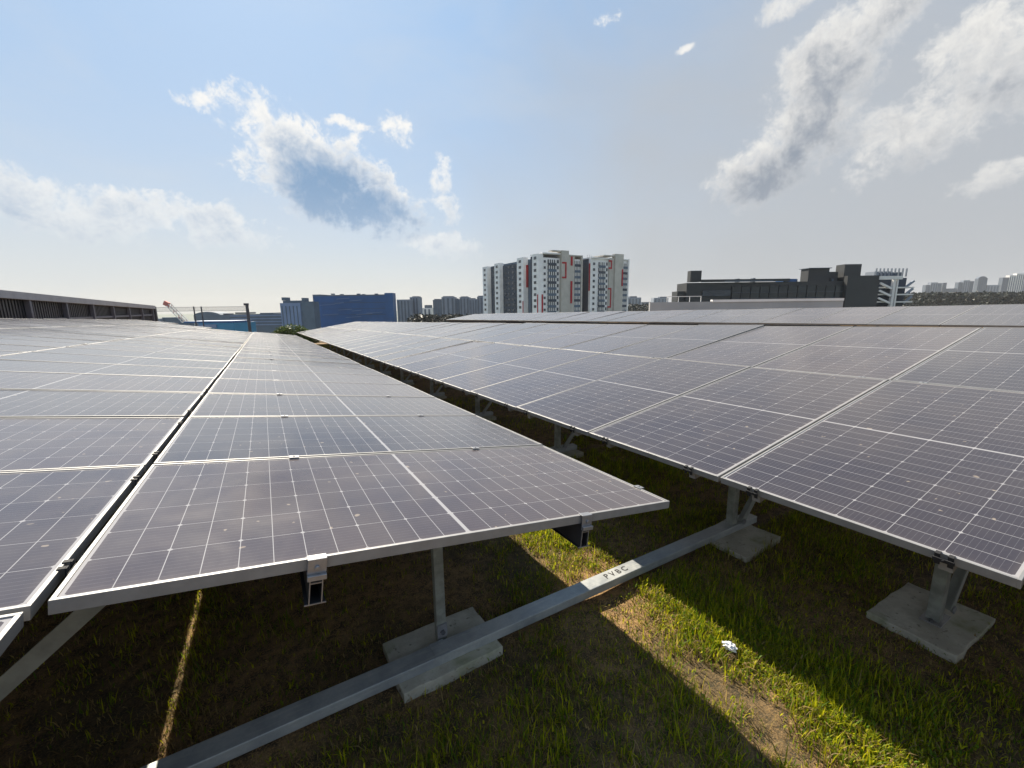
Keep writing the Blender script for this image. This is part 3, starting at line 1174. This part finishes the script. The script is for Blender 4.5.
# ---- housing blocks (local axes = world axes, measured in metres)
def housing():
    # long block seen on its corner
    h = empty('apartment_block', (120.0, 179.0, -34))
    tag(h, 'white housing block with red stripes and a long receding slate side', 'building')

    def P(name, mat, x0, x1, y0, y1, z0, z1, parent=None):
        o = MB().box(x0 - 120, x1 - 120, y0 - 179, y1 - 179, z0 + 34, z1 + 34).build(name, mat, parent or h)
        return o
    T = 25.4
    P('wall', M['slate'], 122.6, 143.0, 182.0, 240.0, -34, T - 1.2)
    P('wall', M['slate2'], 122.0, 135, 205, 224, -34, T - 2.2)
    P('wall', M['slate2'], 122.1, 135, 184, 190, -34, T - 0.2)
    P('wall', M['slate2'], 122.2, 135, 225.2, 234.4, -34, T - 1.6)
    cols = [(179.0, 184.5, T + 0.2), (193.0, 199.5, T - 0.1), (219.0, 225.0, T - 0.6), (234.5, 240.5, T - 1.2)]
    wins = []
    fl = 2.95
    for (ya, yb, zt) in cols:
        w = P('white_bay', M['white'], 119.6, 122.5, ya, yb, -34, zt)
        for k in range(9):
            z = zt - 2.6 - k * fl
            P('window', M['win'], 119.4, 119.7, (ya + yb) / 2 - 1.0, (ya + yb) / 2 + 1.1, z, z + 1.35, w)
    sl = P('red_stripe', M['red'], 121.2, 122.3, 192.4, 192.9, 10, T - 4)
    P('red_stripe', M['red'], 121.4, 122.0, 184.6, 184.9, 9, T - 4)
    P('red_stripe', M['red'], 119.5, 119.58, 179.1, 180.0, -8, 6)
    P('red_stripe', M['red'], 119.5, 119.58, 193.1, 193.9, -8, 3)
    for yc in (187.5, 203, 207.5, 212, 216, 230):
        for k in range(9):
            z = T - 4.2 - k * fl
            P('window', M['win'], 121.7, 122.05, yc - 0.7, yc + 0.7, z, z + 1.4)
    # front
    P('wall', M['white'], 122.5, 146.8, 179.1, 181.9, -34, T - 1.5)
    P('roof_slab', M['white'], 122.0, 136.5, 178.2, 190.0, T + 0.22, T + 0.8)
    P('stair_core', M['beige'], 132.6, 137.2, 177.4, 181, -34, T + 2.2)
    P('roof_slab', M['beige'], 127.0, 132.5, 177.6, 181, T + 1.5, T + 2.1)
    P('wall', M['beige'], 137.3, 141.6, 178.3, 181, -34, T - 0.2)
    P('wall', M['beige'], 145.9, 146.9, 178.2, 196, -34, T - 0.3)
    P('roof_slab', M['beige'], 137.4, 146.8, 178.0, 192, T - 0.15, T + 0.4)
    P('red_stripe', M['red'], 139.0, 140.2, 178.1, 178.25, 1.5, 12.8)
    P('red_stripe', M['red'], 139.0, 140.2, 178.1, 178.25, 20.5, 25)
    P('red_stripe', M['red'], 134.8, 135.6, 177.15, 177.35, 14.0, 22)
    P('red_stripe', M['red'], 132.9, 134.8, 177.15, 177.35, 21.2, 22)
    P('red_stripe', M['red'], 132.9, 134.8, 177.15, 177.35, 14.0, 14.8)
    P('red_stripe', M['red'], 121.5, 122.4, 178.8, 178.95, -8, 6)
    for (xa, xb) in ((125.2, 130.2), (141.8, 145.7)):
        for k in range(10):
            z = T - 4.6 - k * fl
            bl = P('balcony', M['win'], xa, xb, 178.7, 179.05, z, z + 2.2)
            P('parapet', M['slate2'] if k % 3 == 0 else M['slate'], xa, xb, 178.3, 178.68, z - 0.75, z + 0.55, bl)
            nn = 4
            for c in range(nn):
                xx = xa + (xb - xa) * (c + 0.5) / nn
                P('mullion', M['white'], xx - 0.16, xx + 0.16, 178.32, 178.66, z + 0.56, z + 2.2, bl)
    for k in range(10):
        z = T - 4.0 - k * fl
        P('window', M['win'], 131.0, 131.9, 178.9, 179.08, z, z + 1.6)
        P('window', M['win'], 122.9, 124.0, 178.9, 179.08, z, z + 1.2)
    # second block
    s = empty('apartment_block', (151.2, 177.0, -34))
    tag(s, 'white and grey housing block with red bracket shapes, right of the pair', 'building')

    def Q(name, mat, x0, x1, y0, y1, z0, z1, parent=None):
        return MB().box(x0 - 151.2, x1 - 151.2, y0 - 177, y1 - 177, z0 + 34, z1 + 34).build(name, mat, parent or s)
    Q('wall', M['slate2'], 151.4, 172, 178.6, 205, -34, T - 1.2)
    Q('wall', M['white'], 151.2, 178.0, 177.1, 178.5, -34, T - 0.9)
    Q('stair_core', M['beige'], 167.0, 173.0, 175.4, 178, -34, T + 2.0)
    Q('roof_slab', M['beige'], 159.5, 166.8, 176.0, 190, T + 0.6, T + 1.2)
    Q('wall', M['beige'], 163.6, 166.9, 176.3, 178, -34, T - 0.2)
    Q('wall', M['white'], 177.3, 178.2, 176.2, 190, -34, T - 0.3)
    Q('roof_slab', M['white'], 151.4, 178.1, 176.4, 195, T - 0.85, T - 0.28)
    for (xa, xb) in ((156.6, 161.0), (173.6, 177.1)):
        for k in range(10):
            z = T - 4.8 - k * fl
            bl = Q('balcony', M['win'], xa, xb, 176.7, 177.05, z, z + 2.2)
            Q('parapet', M['slate2'] if k % 3 == 1 else M['slate'], xa, xb, 176.3, 176.68, z - 0.75, z + 0.55, bl)
            for c in range(4):
                xx = xa + (xb - xa) * (c + 0.5) / 4
                Q('mullion', M['white'], xx - 0.15, xx + 0.15, 176.32, 176.66, z + 0.56, z + 2.2, bl)
    for k in range(10):
        z = T - 4.2 - k * fl
        Q('window', M['win'], 152.9, 154.2, 176.9, 177.08, z, z + 1.3)
        Q('window', M['win'], 162.0, 162.9, 176.9, 177.08, z, z + 1.6)
    for (z0_, z1_) in ((19.5, 24.0), (-1.0, 9.5)):
        Q('red_stripe', M['red'], 164.6, 165.3, 176.05, 176.25, z0_, z1_)
        Q('red_stripe', M['red'], 162.9, 164.6, 176.05, 176.25, z1_ - 0.8, z1_)
        Q('red_stripe', M['red'], 162.9, 164.6, 176.05, 176.25, z0_, z0_ + 0.8)
    Q('red_stripe', M['red'], 171.8, 172.7, 175.1, 175.3, 10.5, 19.5)
    Q('red_stripe', M['red'], 151.0, 151.18, 177.2, 178.2, 8, 22)
    for xx in (155.5, 157, 158.2):
        MB().cyl((xx - 151.2, 8, T - 0.3 + 34), 0.08, 2.4, 6).build('antenna', M['fargrey'], s)


housing()

# ---- charcoal multi-storey block on the right
c = Frame('parking_building', 770, 110, 'long charcoal building with dark glass and open ramps at its right end')
c.part('wall', M['charcoal'], 688, 872, 281.5, None, 1.5, 8)
c.part('glass_front', M['darkglass'], 733, 846, 286, 303, 1.2, 1.48)
for i in range(12):
    px = 733 + i * 9.4
    c.part('mullion', M['charcoal'], px, px + 0.7, 285, 303, 1.0, 1.19)
c.part('ledge', M['slate2'], 733, 846, 291.6, 292.3, 0.9, 1.19)
c.part('ledge', M['slate2'], 733, 846, 297.4, 298.1, 0.9, 1.19)
for px in (742, 758, 792, 801, 826, 838):
    c.part('roof_vent', M['fargrey'], px, px + 2.2, 278.4 - (px % 3) * 0.6, 281.4, 3.2, 4.6)
c.part('parapet', M['charcoal'], 702, 790, 278.8, 281.4, 1.0, 1.6)
c.part('roof_rail', M['fargrey'], 724, 772, 280.4, 281.3, 0.4, 0.6)
c.part('lift_tower', M['charcoal'], 692, 703, 270, 281.4, 2, 4)
c.part('wing', M['charcoal'], 680, 687.9, 291, None, 2.2, 6)
c.part('entrance_void', M['win'], 704, 732, 290, 296, 1.2, 1.48)
c.part('plant_room', M['bluewall'], 785, 798, 278.5, 281.4, 1.6, 5)
c.part('plant_room', M['charcoal'], 813, 834, 267.5, 281.4, 3, 6)
c.part('roof_slab', M['fargrey'], 812, 835, 266.8, 267.4, 2.5, 6.5)
c.part('plant_room', M['charcoal'], 835, 846, 270.5, 281.4, 4, 9)
c.part('lift_tower', M['charcoal'], 849, 866, 263, 281.4, 3, 6)
c.part('end_block', M['charcoal'], 845, 877, 275.5, None, 0.2, 1.4)
c.part('wall', M['slate2'], 877, 917, 277, None, 4, 25)
for py in (288, 295, 302.5, 310):
    for (a_, b_) in ((877, 890), (896, 914)):
        c.part('deck_edge', M['farwhite'], a_, b_, py - 1.3, py, 0.6, 3.9)
c.part('stair_column', M['farwhite'], 891, 893.5, 277, None, 0.2, 0.9)
c.part('stair_column', M['farwhite'], 894.5, 896, 279, None, 0.2, 0.9)
c.part('crown_wall', M['farwhite'], 876, 899, 276, 279.5, 0.0, 0.55)
c.part('roof_cage', M['farwall'], 880, 898, 270.5, 275.9, 3, 6)
c.part('roof_cage', M['fargrey'], 899, 913, 271, 276.9, 4.2, 9)
for i in range(9):
    px = 880 + i * 3.8
    c.part('cage_post', M['fargrey'], px, px + 0.5, 267.5, 276, 2.4, 2.8)
# sloping ramps
for k, (pya, pyb) in enumerate(((283, 288.5), (290.5, 296), (298, 303))):
    a0, a1 = c.X(878), c.X(890)
    b = MB()
    b.bar((a0, 0.3, c.Z(pya, 878)), (a1, 0.3, c.Z(pyb, 890)), 0.4, 0.45)
    b.build('ramp_edge', M['farwhite'], c.root)
for k, py in enumerate((284, 292, 300)):
    b = MB()
    a0, a1 = c.X(914), c.X(922)
    b.bar((a0, 3.2, c.Z(py + 3, 914)), (a1, 3.2, c.Z(py - 4, 922)), 0.35, 0.5)
    b.build('ramp_edge', M['farwall'], c.root)

# ---- low white parapet with a rail in front of it
w = Frame('parapet_wall', 745, 36, 'low white parapet wall with a thin handrail, between the far array and the charcoal building', 'wall', base=-3.0)
b = MB()
pts = [(650, 303.2), (712, 300.8), (843, 299.6)]
for (pa, pb) in zip(pts[:-1], pts[1:]):
    x0, x1 = w.X(pa[0]), w.X(pb[0])
    b.box(x0, x1 - 0.002, 0, 0.3, 0, (w.Z(pa[1], pa[0]) + w.Z(pb[1], pb[0])) / 2)
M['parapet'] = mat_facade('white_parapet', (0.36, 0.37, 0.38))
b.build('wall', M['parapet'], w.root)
b = MB()
xa, xb = w.X(668), w.X(702)
zt = w.Z(296, 690)
b.box(xa, xb, 0.3, 0.34, zt - 0.05, zt)
for i in range(4):
    xx = xa + (xb - xa) * i / 3
    b.box(xx - 0.02, xx + 0.02, 0.26, 0.30 - 0.001, w.Z(303, 690), zt)
b.build('handrail', M['white'], w.root)
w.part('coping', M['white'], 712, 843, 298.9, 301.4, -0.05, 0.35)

# ---- left: slatted screen along the roof edge
scr = empty('screen_wall', (-9.0, 27.0, gz(-9, 27)))
tag(scr, 'long dark slatted metal screen with a sloping cap at the left', 'wall')
M['screen'] = simple('dark_screen_metal', (0.045, 0.045, 0.055), 0.5, 0.2, 0.2, 2)
M['screenpost'] = simple('screen_post_metal', (0.12, 0.12, 0.15), 0.5, 0.2, 0.15, 2)
M['cap'] = simple('grey_cap_metal', (0.26, 0.26, 0.29), 0.5, 0.2, 0.1, 2)


def ztop(y):
    return 0.92 - 0.0133 * (y - 25.4)


b = MB()
y = 6.0
while y < 51.5:
    b.box(0.10, 0.14, y - 27, y + 0.13 - 27, 0.7, ztop(y) - 0.35 - scr.location.z)
    y += 0.26
for yy in range(6, 51, 3):
    b.box(0.02, 0.09, yy - 27, yy + 2.999 - 27, 0.7, ztop(yy + 3) - 0.22 - scr.location.z)
b.build('slats', M['screen'], scr)
MB().bar((0.16, 6 - 27, ztop(6) - 0.20 - scr.location.z), (0.16, 51.8 - 27, ztop(51.8) - 0.20 - scr.location.z), 0.5, 0.30).build('cap', M['cap'], scr)
MB().box(0.145, 0.25, 6 - 27, 51.8 - 27, -0.38 - scr.location.z, -0.26 - scr.location.z).build('bottom_rail', M['screenpost'], scr)
MB().box(0.0, 0.4, 51.8 - 27, 52.3 - 27, 0.1, ztop(52) - 0.12 - scr.location.z).build('end_wall', M['screen'], scr)
for k in range(-5, 7):
    yy = 26.7 + 4.05 * k
    MB().box(0.16, 0.34, yy - 27, yy + 0.2 - 27, 0.1, ztop(yy) - 0.37 - scr.location.z).build('post', M['screenpost'], scr)

# ---- mesh fence beyond the left array
fn = empty('mesh_fence', (-4, 58, gz(-4, 58)))
tag(fn, 'fine pale netting strung high between dark posts beyond the left array', 'fence')
fd = 50.0
o0 = fn.location
M['net'] = None
mt, n_, b_ = new_mat('netting')
tcn = n_.node('ShaderNodeTexCoord')
b_.inputs['Base Color'].default_value = (0.5, 0.5, 0.48, 1)
tp = n_.node('ShaderNodeBsdfTransparent')
mx = n_.node('ShaderNodeMixShader')
mx.inputs[0].default_value = 0.22
n_.l.new(tp.outputs[0], mx.inputs[1])
n_.l.new(b_.outputs[0], mx.inputs[2])
n_.l.new(mx.outputs[0], n_.n['Material Output'].inputs[0])
M['net'] = mt
M['poledark'] = simple('dark_pole', (0.05, 0.06, 0.08), 0.5, 0.2, 0.1, 3)
pa, pb = at(150, 307.5, fd), at(247, 306.5, fd)
qa, qb = at(150, 311.5, fd), at(247, 310.5, fd)
me = bpy.data.meshes.new('net')
tk = Vector((0, 0.01, 0))
vsn = [p - o0 for p in (pa, pb, qb, qa)] + [p - o0 + tk for p in (pa, pb, qb, qa)]
me.from_pydata([tuple(v) for v in vsn], [], [(0, 1, 2, 3), (7, 6, 5, 4), (0, 4, 5, 1), (1, 5, 6, 2), (2, 6, 7, 3), (3, 7, 4, 0)])
me.materials.append(M['net'])
nob = bpy.data.objects.new('net', me)
COL.objects.link(nob)
nob.parent = fn
for (p1, p2) in ((pa, pb), (qa, qb)):
    MB().bar(p1 - o0, p2 - o0, 0.03, 0.03).build('wire', M['fargrey'], fn)
for px in (151, 193.5, 201, 247):
    p = at(px, 306, fd)
    r_ = 0.17 if px == 247 else 0.07
    pole = MB()
    top = p.z + (0.06 if px == 247 else -0.05)
    pole.cyl((p.x - o0.x, p.y - o0.y, 0.0), r_, top - o0.z, 12, r2=r_ * 0.95)
    if px == 247:
        pole.box(p.x - o0.x - 0.32, p.x - o0.x + 0.2, p.y - o0.y - 0.2, p.y - o0.y + 0.2, top - o0.z, top - o0.z + 0.25)
    pole.build('post', M['poledark'], fn)


# ---- blue industrial buildings on the left
d = Frame('industrial_building', 350, 210, 'deep blue industrial block with faint white wave lines on its face')
d.part('wall', M['bluewall'], 314, 388, 296, None, 0, 8)
d.part('wall', M['bluewall'], 386, 394, 293, None, -1.5, 4)
d.part('wall', M['slate'], 313, 322, 294.5, None, 0.5, 10)
d.part('parapet', M['fargrey'], 322, 386, 294.7, 295.9, 0.5, 6)
for px in (330, 339, 356, 361, 374):
    d.part('roof_unit', M['slate'], px, px + 2.6, 293.4 + (px % 2) * 0.5, 294.6, 2, 4)
for py in (302.5, 308.5, 314.5):
    d.part('panel_joint', M['slate2'], 322, 386, py, py + 0.35, -0.06, -0.001)
for (px0, px1, py) in ((337, 350, 298.6), (350, 362, 300.5), (320, 335, 304.8), (335, 344, 303.2), (322, 338, 314.5), (338, 352, 309.6), (352, 361, 310.6), (356, 372, 314.0), (366, 382, 312.6), (345, 360, 317)):
    b = MB().bar((d.X(px0), -0.25, d.Z(py + 0.5, px0)), (d.X(px1), -0.25, d.Z(py - 0.5, px1)), 0.3, 0.20)
    b.build('wave_line', M['bluepale'], d.root)
e = Frame('office_building', 297, 190, 'paler blue building with two small roof turrets left of the deep blue block')
e.part('wall', M['bluepale'], 280, 300, 303, None, 0, 8)
e.part('wall', M['slate'], 300, 313, 301.5, None, 0.6, 6)
e.part('parapet', M['slate'], 282, 300, 300.5, 302.9, 1, 6)
e.part('turret', M['slate'], 281, 285, 297.3, 300.4, 1, 5)
e.part('turret', M['slate'], 301, 304, 297.8, 301.4, 1, 5)
for i in range(5):
    e.part('window', M['slate'], 281.5 + i * 3.7, 282.3 + i * 3.7, 306, 326, -0.15, -0.001)
g_ = Frame('low_building', 255, 260, 'low blue building with pale horizontal bands behind the post')
g_.part('wall', M['slate'], 228, 281, 314, None, 0, 15)
for i in range(4):
    g_.part('band', M['bluepale'], 229, 280, 315.2 + i * 3, 316.3 + i * 3, -0.4, -0.001)
g_.part('roof', M['slate2'], 233, 245, 312.4, 313.9, 1, 10)
g_.part('roof', M['fargrey'], 258, 271, 312.8, 313.9, 1, 10)
g2 = Frame('domed_building', 205, 300, 'slate blue building with a shallow curved roof behind the netting')
g2.part('wall', M['slate'], 192, 228, 315, None, 0, 15)
b = MB()
n = 12
pts = [(g2.X(192) + (g2.X(219) - g2.X(192)) * i / n, g2.Z(315, 205) + 2.2 * math.sin(math.pi * i / n) ** 0.6) for i in range(n + 1)]
b.prism(pts, 0, 12)
for i, v in enumerate(b.v):
    b.v[i] = (v[0], v[2], v[1] + 0.01)
b.build('roof', M['slate'], g2.root)
g2.part('roof_unit', M['slate2'], 221, 227, 313.5, 314.9, 1, 6)
t_ = Frame('teal_shed', 205, 120, 'bright teal blue long shed at the far left')
M['teal'] = mat_facade('teal_sheet', (0.02, 0.16, 0.30), 0.5)
t_.part('wall', M['teal'], 196, 232, 323, None, 0, 10)
t_.part('roof', M['bluewall'], 180, 231, 321.2, 322.9, 0.3, 9)
t_.part('gable', M['bluepale'], 196, 214, 324.5, 328, -0.3, -0.001)
f_ = Frame('pale_shed', 160, 240, 'small pale grey sheds left of the crane')
f_.part('wall', M['farwall'], 150, 158, 318.6, None, 0, 8)
f_.part('roof', M['slate'], 157, 168, 317.5, None, 2, 9)

# crane with a red and white lattice jib
k_ = Frame('crane', 176, 160, 'tilted red and white lattice crane jib at the far left', 'crane')
M['jibred'] = mat_facade('jib_red', (0.40, 0.12, 0.10))
a0 = Vector((k_.X(184), 0, k_.Z(323, 184)))
a1 = Vector((k_.X(169), 0, k_.Z(305, 169)))
dirj = (a1 - a0).normalized()
sj = Vector((dirj.z, 0, -dirj.x))
b = MB()
b2 = MB()
for (sx, sy) in ((-0.7, -0.7), (0.7, -0.7), (-0.7, 0.7), (0.7, 0.7)):
    b.bar(a0 + sj * sx + Vector((0, sy, 0)), a1 + sj * sx * 0.7 + Vector((0, sy, 0)), 0.22, 0.22, (0, 1, 0))
nb = 7
for i in range(nb):
    pA = a0.lerp(a1, i / nb)
    pB = a0.lerp(a1, (i + 1) / nb)
    s_ = 1 if i % 2 else -1
    for sy in (-0.7, 0.7):
        (b if i % 2 else b2).bar(pA + sj * 0.7 * s_ + Vector((0, sy, 0)), pB - sj * 0.65 * s_ + Vector((0, sy, 0)), 0.15, 0.15, (0, 1, 0))
b.build('jib', M['farwhite'], k_.root)
b2.build('lattice', M['jibred'], k_.root)
MB().bar(a1, a1 + Vector((-1.6, 0, 0.9)), 1.6, 0.9, (0, 1, 0)).build('jib_head', M['jibred'], k_.root)
MB().box(a0.x - 1.6, a0.x + 1.8, -1.5, 1.5, 0, a0.z + 0.2).build('mast', M['slate'], k_.root)


# ---- far tower blocks
def far_block(px0, px1, ptop, depth, mat, label, ribs=4, group=None, steps=(), name='tower_block', depth_m=14):
    fr = Frame(name, (px0 + px1) / 2, depth, label, 'building', group)
    fr.part('wall', mat, px0, px1, ptop, None, 0, depth_m)
    wd_ = px1 - px0
    for i in range(ribs):
        a_ = px0 + wd_ * (i + 0.28) / ribs
        fr.part('window_column', M['fargrey'] if mat is not M['fargrey'] else M['slate'], a_, a_ + wd_ * 0.40 / ribs, ptop + 1.2, None, -0.35, -0.02)
    for (a_, b_, t) in steps:
        fr.part('roof_room', M['fargrey'], a_, b_, t, ptop - 0.02, 2, depth_m - 2)
    return fr


far_block(397, 410, 299.5, 320, M['farwall'], 'pale blue tower block just right of the deep blue building, its left half', 4)
far_block(410, 418.5, 297, 330, M['farwall'], 'pale blue slab tower with a dark edge just right of the deep blue building', 3, steps=((412, 418, 296.2),))
far_block(419, 431, 308, 420, M['farwhite'], 'small pale green low block between the blue tower and the far housing row', 3, steps=((424, 430, 305),))
GRP = 'row of far housing blocks left of the red striped blocks'
for (a_, b_, t, lb) in ((433, 441.5, 299.8, 'slate far housing block, leftmost of the row'), (441.7, 455, 297.0, 'far housing block with the long roof room, second of the row'),
                        (455.2, 459.5, 299.2, 'narrow far housing block, third of the row'), (459.7, 469.5, 297.2, 'far housing block, fourth of the row'),
                        (469.7, 477, 299.0, 'far housing block, fifth of the row'), (477.2, 486, 296.5, 'far housing block touching the striped block, last of the row')):
    far_block(a_, b_, t, 380, M['farwall'] if b_ - a_ > 9 or a_ > 458 else M['fargrey'], lb, 3, GRP, steps=((a_ + 1, b_ - 2, t - 0.9),))
far_block(628, 641, 297.5, 650, M['farwall'], 'hazy block just right of the striped housing pair', 4, steps=((630, 637, 296.2),))
far_block(641.5, 653, 302, 800, M['fargrey'], 'low hazy slab in the gap between housing and charcoal building, left one', 4)
far_block(653.5, 668, 297.8, 700, M['farwall'], 'hazy block in the gap directly left of the charcoal building', 4, steps=((660, 667, 296.6),))
# right skyline
SK = [(923, 927, 285, 'fargrey', 'short grey tower, first right of the ramps'), (927.5, 934.5, 282.5, 'farwall', 'tall grey tower right of the ramps, second of its cluster'),
      (935, 938.5, 283, 'farwall', 'thin tower, third right of the ramps'), (940, 943.3, 282.8, 'fargrey', 'dark slim tower ending the first skyline cluster'),
      (944, 954, 288.5, 'fargrey', 'low hazy slab between the first two skyline clusters'),
      (955, 959, 282.3, 'fargrey', 'dark slim tower starting the second skyline cluster'), (959.5, 966, 280.3, 'farwall', 'twin topped tower in the second skyline cluster'),
      (966.3, 970, 281.2, 'fargrey', 'dark tower right in the second skyline cluster'),
      (974, 983, 278.5, 'fargrey', 'round topped grey tower standing alone in the skyline'), (984, 996, 285, 'farwall', 'low hazy blocks right of the round topped tower'),
      (998, 1004, 277.5, 'fargrey', 'grey tower left of the bright towers'), (1004.3, 1010.5, 275.2, 'farwhite', 'bright tower, left of the two bright ones'),
      (1011, 1019, 273.5, 'farwhite', 'tallest bright tower near the right frame edge'), (1019.4, 1032, 273, 'farwall', 'pale tower cut by the right frame edge')]
for (a_, b_, t, mm, lb) in SK:
    fr = far_block(a_, b_, t, 1100, M[mm], lb, 3 if b_ - a_ < 8 else 4, depth_m=9)
    if 'round topped' in lb and 'alone' in lb:
        x0_, x1_ = fr.X(a_), fr.X(b_)
        pts = [(x0_ + (x1_ - x0_) * i / 10, fr.Z(t, (a_ + b_) / 2) + 5.5 * math.sin(math.pi * i / 10) ** 0.7) for i in range(11)]
        b = MB()
        b.prism(pts, 1, 8)
        b.v = [(v[0], v[2], v[1] + 0.05) for v in b.v]
        b.build('roof', M['fargrey'], fr.root)


# ------------------------------------------------------------------ far woods, bushes
def leaf_cloud(name, centres, mat, size, per):
    """many small leaf clump faces spread through ellipsoids; centres (x,y,z,rx,ry,rz) relative"""
    V = []
    Fc = []
    for (cx, cy, cz, rx, ry, rz) in centres:
        for i in range(per):
            dd = RNG.normal(0, 1, 3)
            dd /= np.linalg.norm(dd)
            rr = RNG.uniform(0.45, 1.0) ** 0.5
            p = np.array([cx + dd[0] * rx * rr, cy + dd[1] * ry * rr, cz + dd[2] * rz * rr])
            a = RNG.normal(0, 1, 3)
            a /= np.linalg.norm(a)
            b2_ = np.cross(a, RNG.normal(0, 1, 3))
            b2_ /= np.linalg.norm(b2_)
            s = size * RNG.uniform(0.6, 1.4)
            k = len(V)
            V += [tuple(p - a * s), tuple(p + b2_ * s * 0.6), tuple(p + a * s), tuple(p - b2_ * s * 0.6)]
            Fc.append((k, k + 1, k + 2, k + 3))
    me_ = bpy.data.meshes.new(name)
    me_.from_pydata(V, [], Fc)
    me_.materials.append(mat)
    o = bpy.data.objects.new(name, me_)
    COL.objects.link(o)
    return o


def far_wood(px0, px1, pt, depth, cnt, size, per, seedtop=2.0):
    cs = []
    for i in range(cnt):
        px = px0 + (px1 - px0) * (i + random.random()) / cnt
        tt = pt + random.uniform(-0.8, 1.6)
        p = at(px, tt, depth * random.uniform(0.95, 1.08))
        h = random.uniform(4.0, 7.0) * depth / 350
        cs.append((p.x, p.y, p.z - h * 0.9, h * 1.5, h * 1.5, h))
        cs.append((p.x, p.y, p.z - h * 2.4, h * 1.9, h * 1.9, h * 1.4))
    return cs


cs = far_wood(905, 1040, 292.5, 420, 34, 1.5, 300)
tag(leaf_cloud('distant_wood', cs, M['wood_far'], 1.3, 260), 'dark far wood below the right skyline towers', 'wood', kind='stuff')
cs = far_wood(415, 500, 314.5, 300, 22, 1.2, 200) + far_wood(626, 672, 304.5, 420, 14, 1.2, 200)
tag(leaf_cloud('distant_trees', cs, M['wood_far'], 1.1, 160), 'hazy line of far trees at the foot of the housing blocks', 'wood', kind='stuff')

# bushes at the far end of the gap between the arrays
for i, (px, py, rr, lb) in enumerate(((302, 330, 0.5, 'low bush closing the dark gap between centre and right arrays'), (284, 328, 0.55, 'leafy bush at the far end of the centre array, left one'), (293, 326, 0.75, 'rounder leafy bush at the far end of the gap between the arrays'))):
    p = at(px, py, 33)
    root = empty('bush', (p.x, p.y, gz(p.x, p.y)))
    tag(root, lb, 'bush', 'bushes at the far end')
    h = p.z - root.location.z
    o = leaf_cloud('foliage', [(0, 0, h * 0.75, rr * 1.3, rr * 1.2, h * 0.38), (rr * 0.6, 0.2, h * 0.6, rr, rr, h * 0.35), (-rr * 0.8, 0.1, h * 0.55, rr, rr, h * 0.3)], M['bush'], 0.07, 500)
    o.parent = root
    st = MB()
    for j in range(5):
        a = j * 1.3
        st.bar((0.05 * math.cos(a), 0.05 * math.sin(a), 0), (rr * 0.7 * math.cos(a), rr * 0.7 * math.sin(a), h * 0.8), 0.025, 0.025, (0.1, 0.9, 0.1))
    M.setdefault('bark', simple('bark', (0.12, 0.09, 0.06), 0.9, 0, 0.2, 20))
    st.build('stems', M['bark'], root)

for i, xx in enumerate((3.0, 4.4, 5.9)):  # added shrubs, blocking the sunlit ground so the gap stays dark
    yy = 36.0 + 0.5 * (i % 2)
    root = empty('bush', (xx, yy, gz(xx, yy)))
    tag(root, 'added low shrub just past the far end of the right array, keeping the gap dark', 'bush', 'added shrubs past the right array')
    o = leaf_cloud('foliage', [(0, 0, 0.42, 0.75, 0.5, 0.42), (0.4, 0.1, 0.3, 0.5, 0.4, 0.3)], M['bush'], 0.06, 700)
    o.parent = root
    st = MB()
    for j in range(4):
        st.bar((0.04 * j - 0.06, 0, 0), (0.25 * j - 0.35, 0.05, 0.6), 0.02, 0.02, (0.1, 0.9, 0.1))
    st.build('stems', M['bark'], root)

# ------------------------------------------------------------------ haze
mt = bpy.data.materials.new('haze')
mt.use_nodes = True
hn = mt.node_tree
hn.nodes.clear()
ho = hn.nodes.new('ShaderNodeOutputMaterial')
hv = hn.nodes.new('ShaderNodeVolumePrincipled')
hv.inputs['Color'].default_value = (0.90, 0.90, 0.91, 1)
hv.inputs['Density'].default_value = 0.00010
hn.links.new(hv.outputs[0], ho.inputs['Volume'])
hb = MB().box(-1500, 2600, -300, 2600, -37.5, 62).build('haze', mt)
tag(hb, kind='stuff')
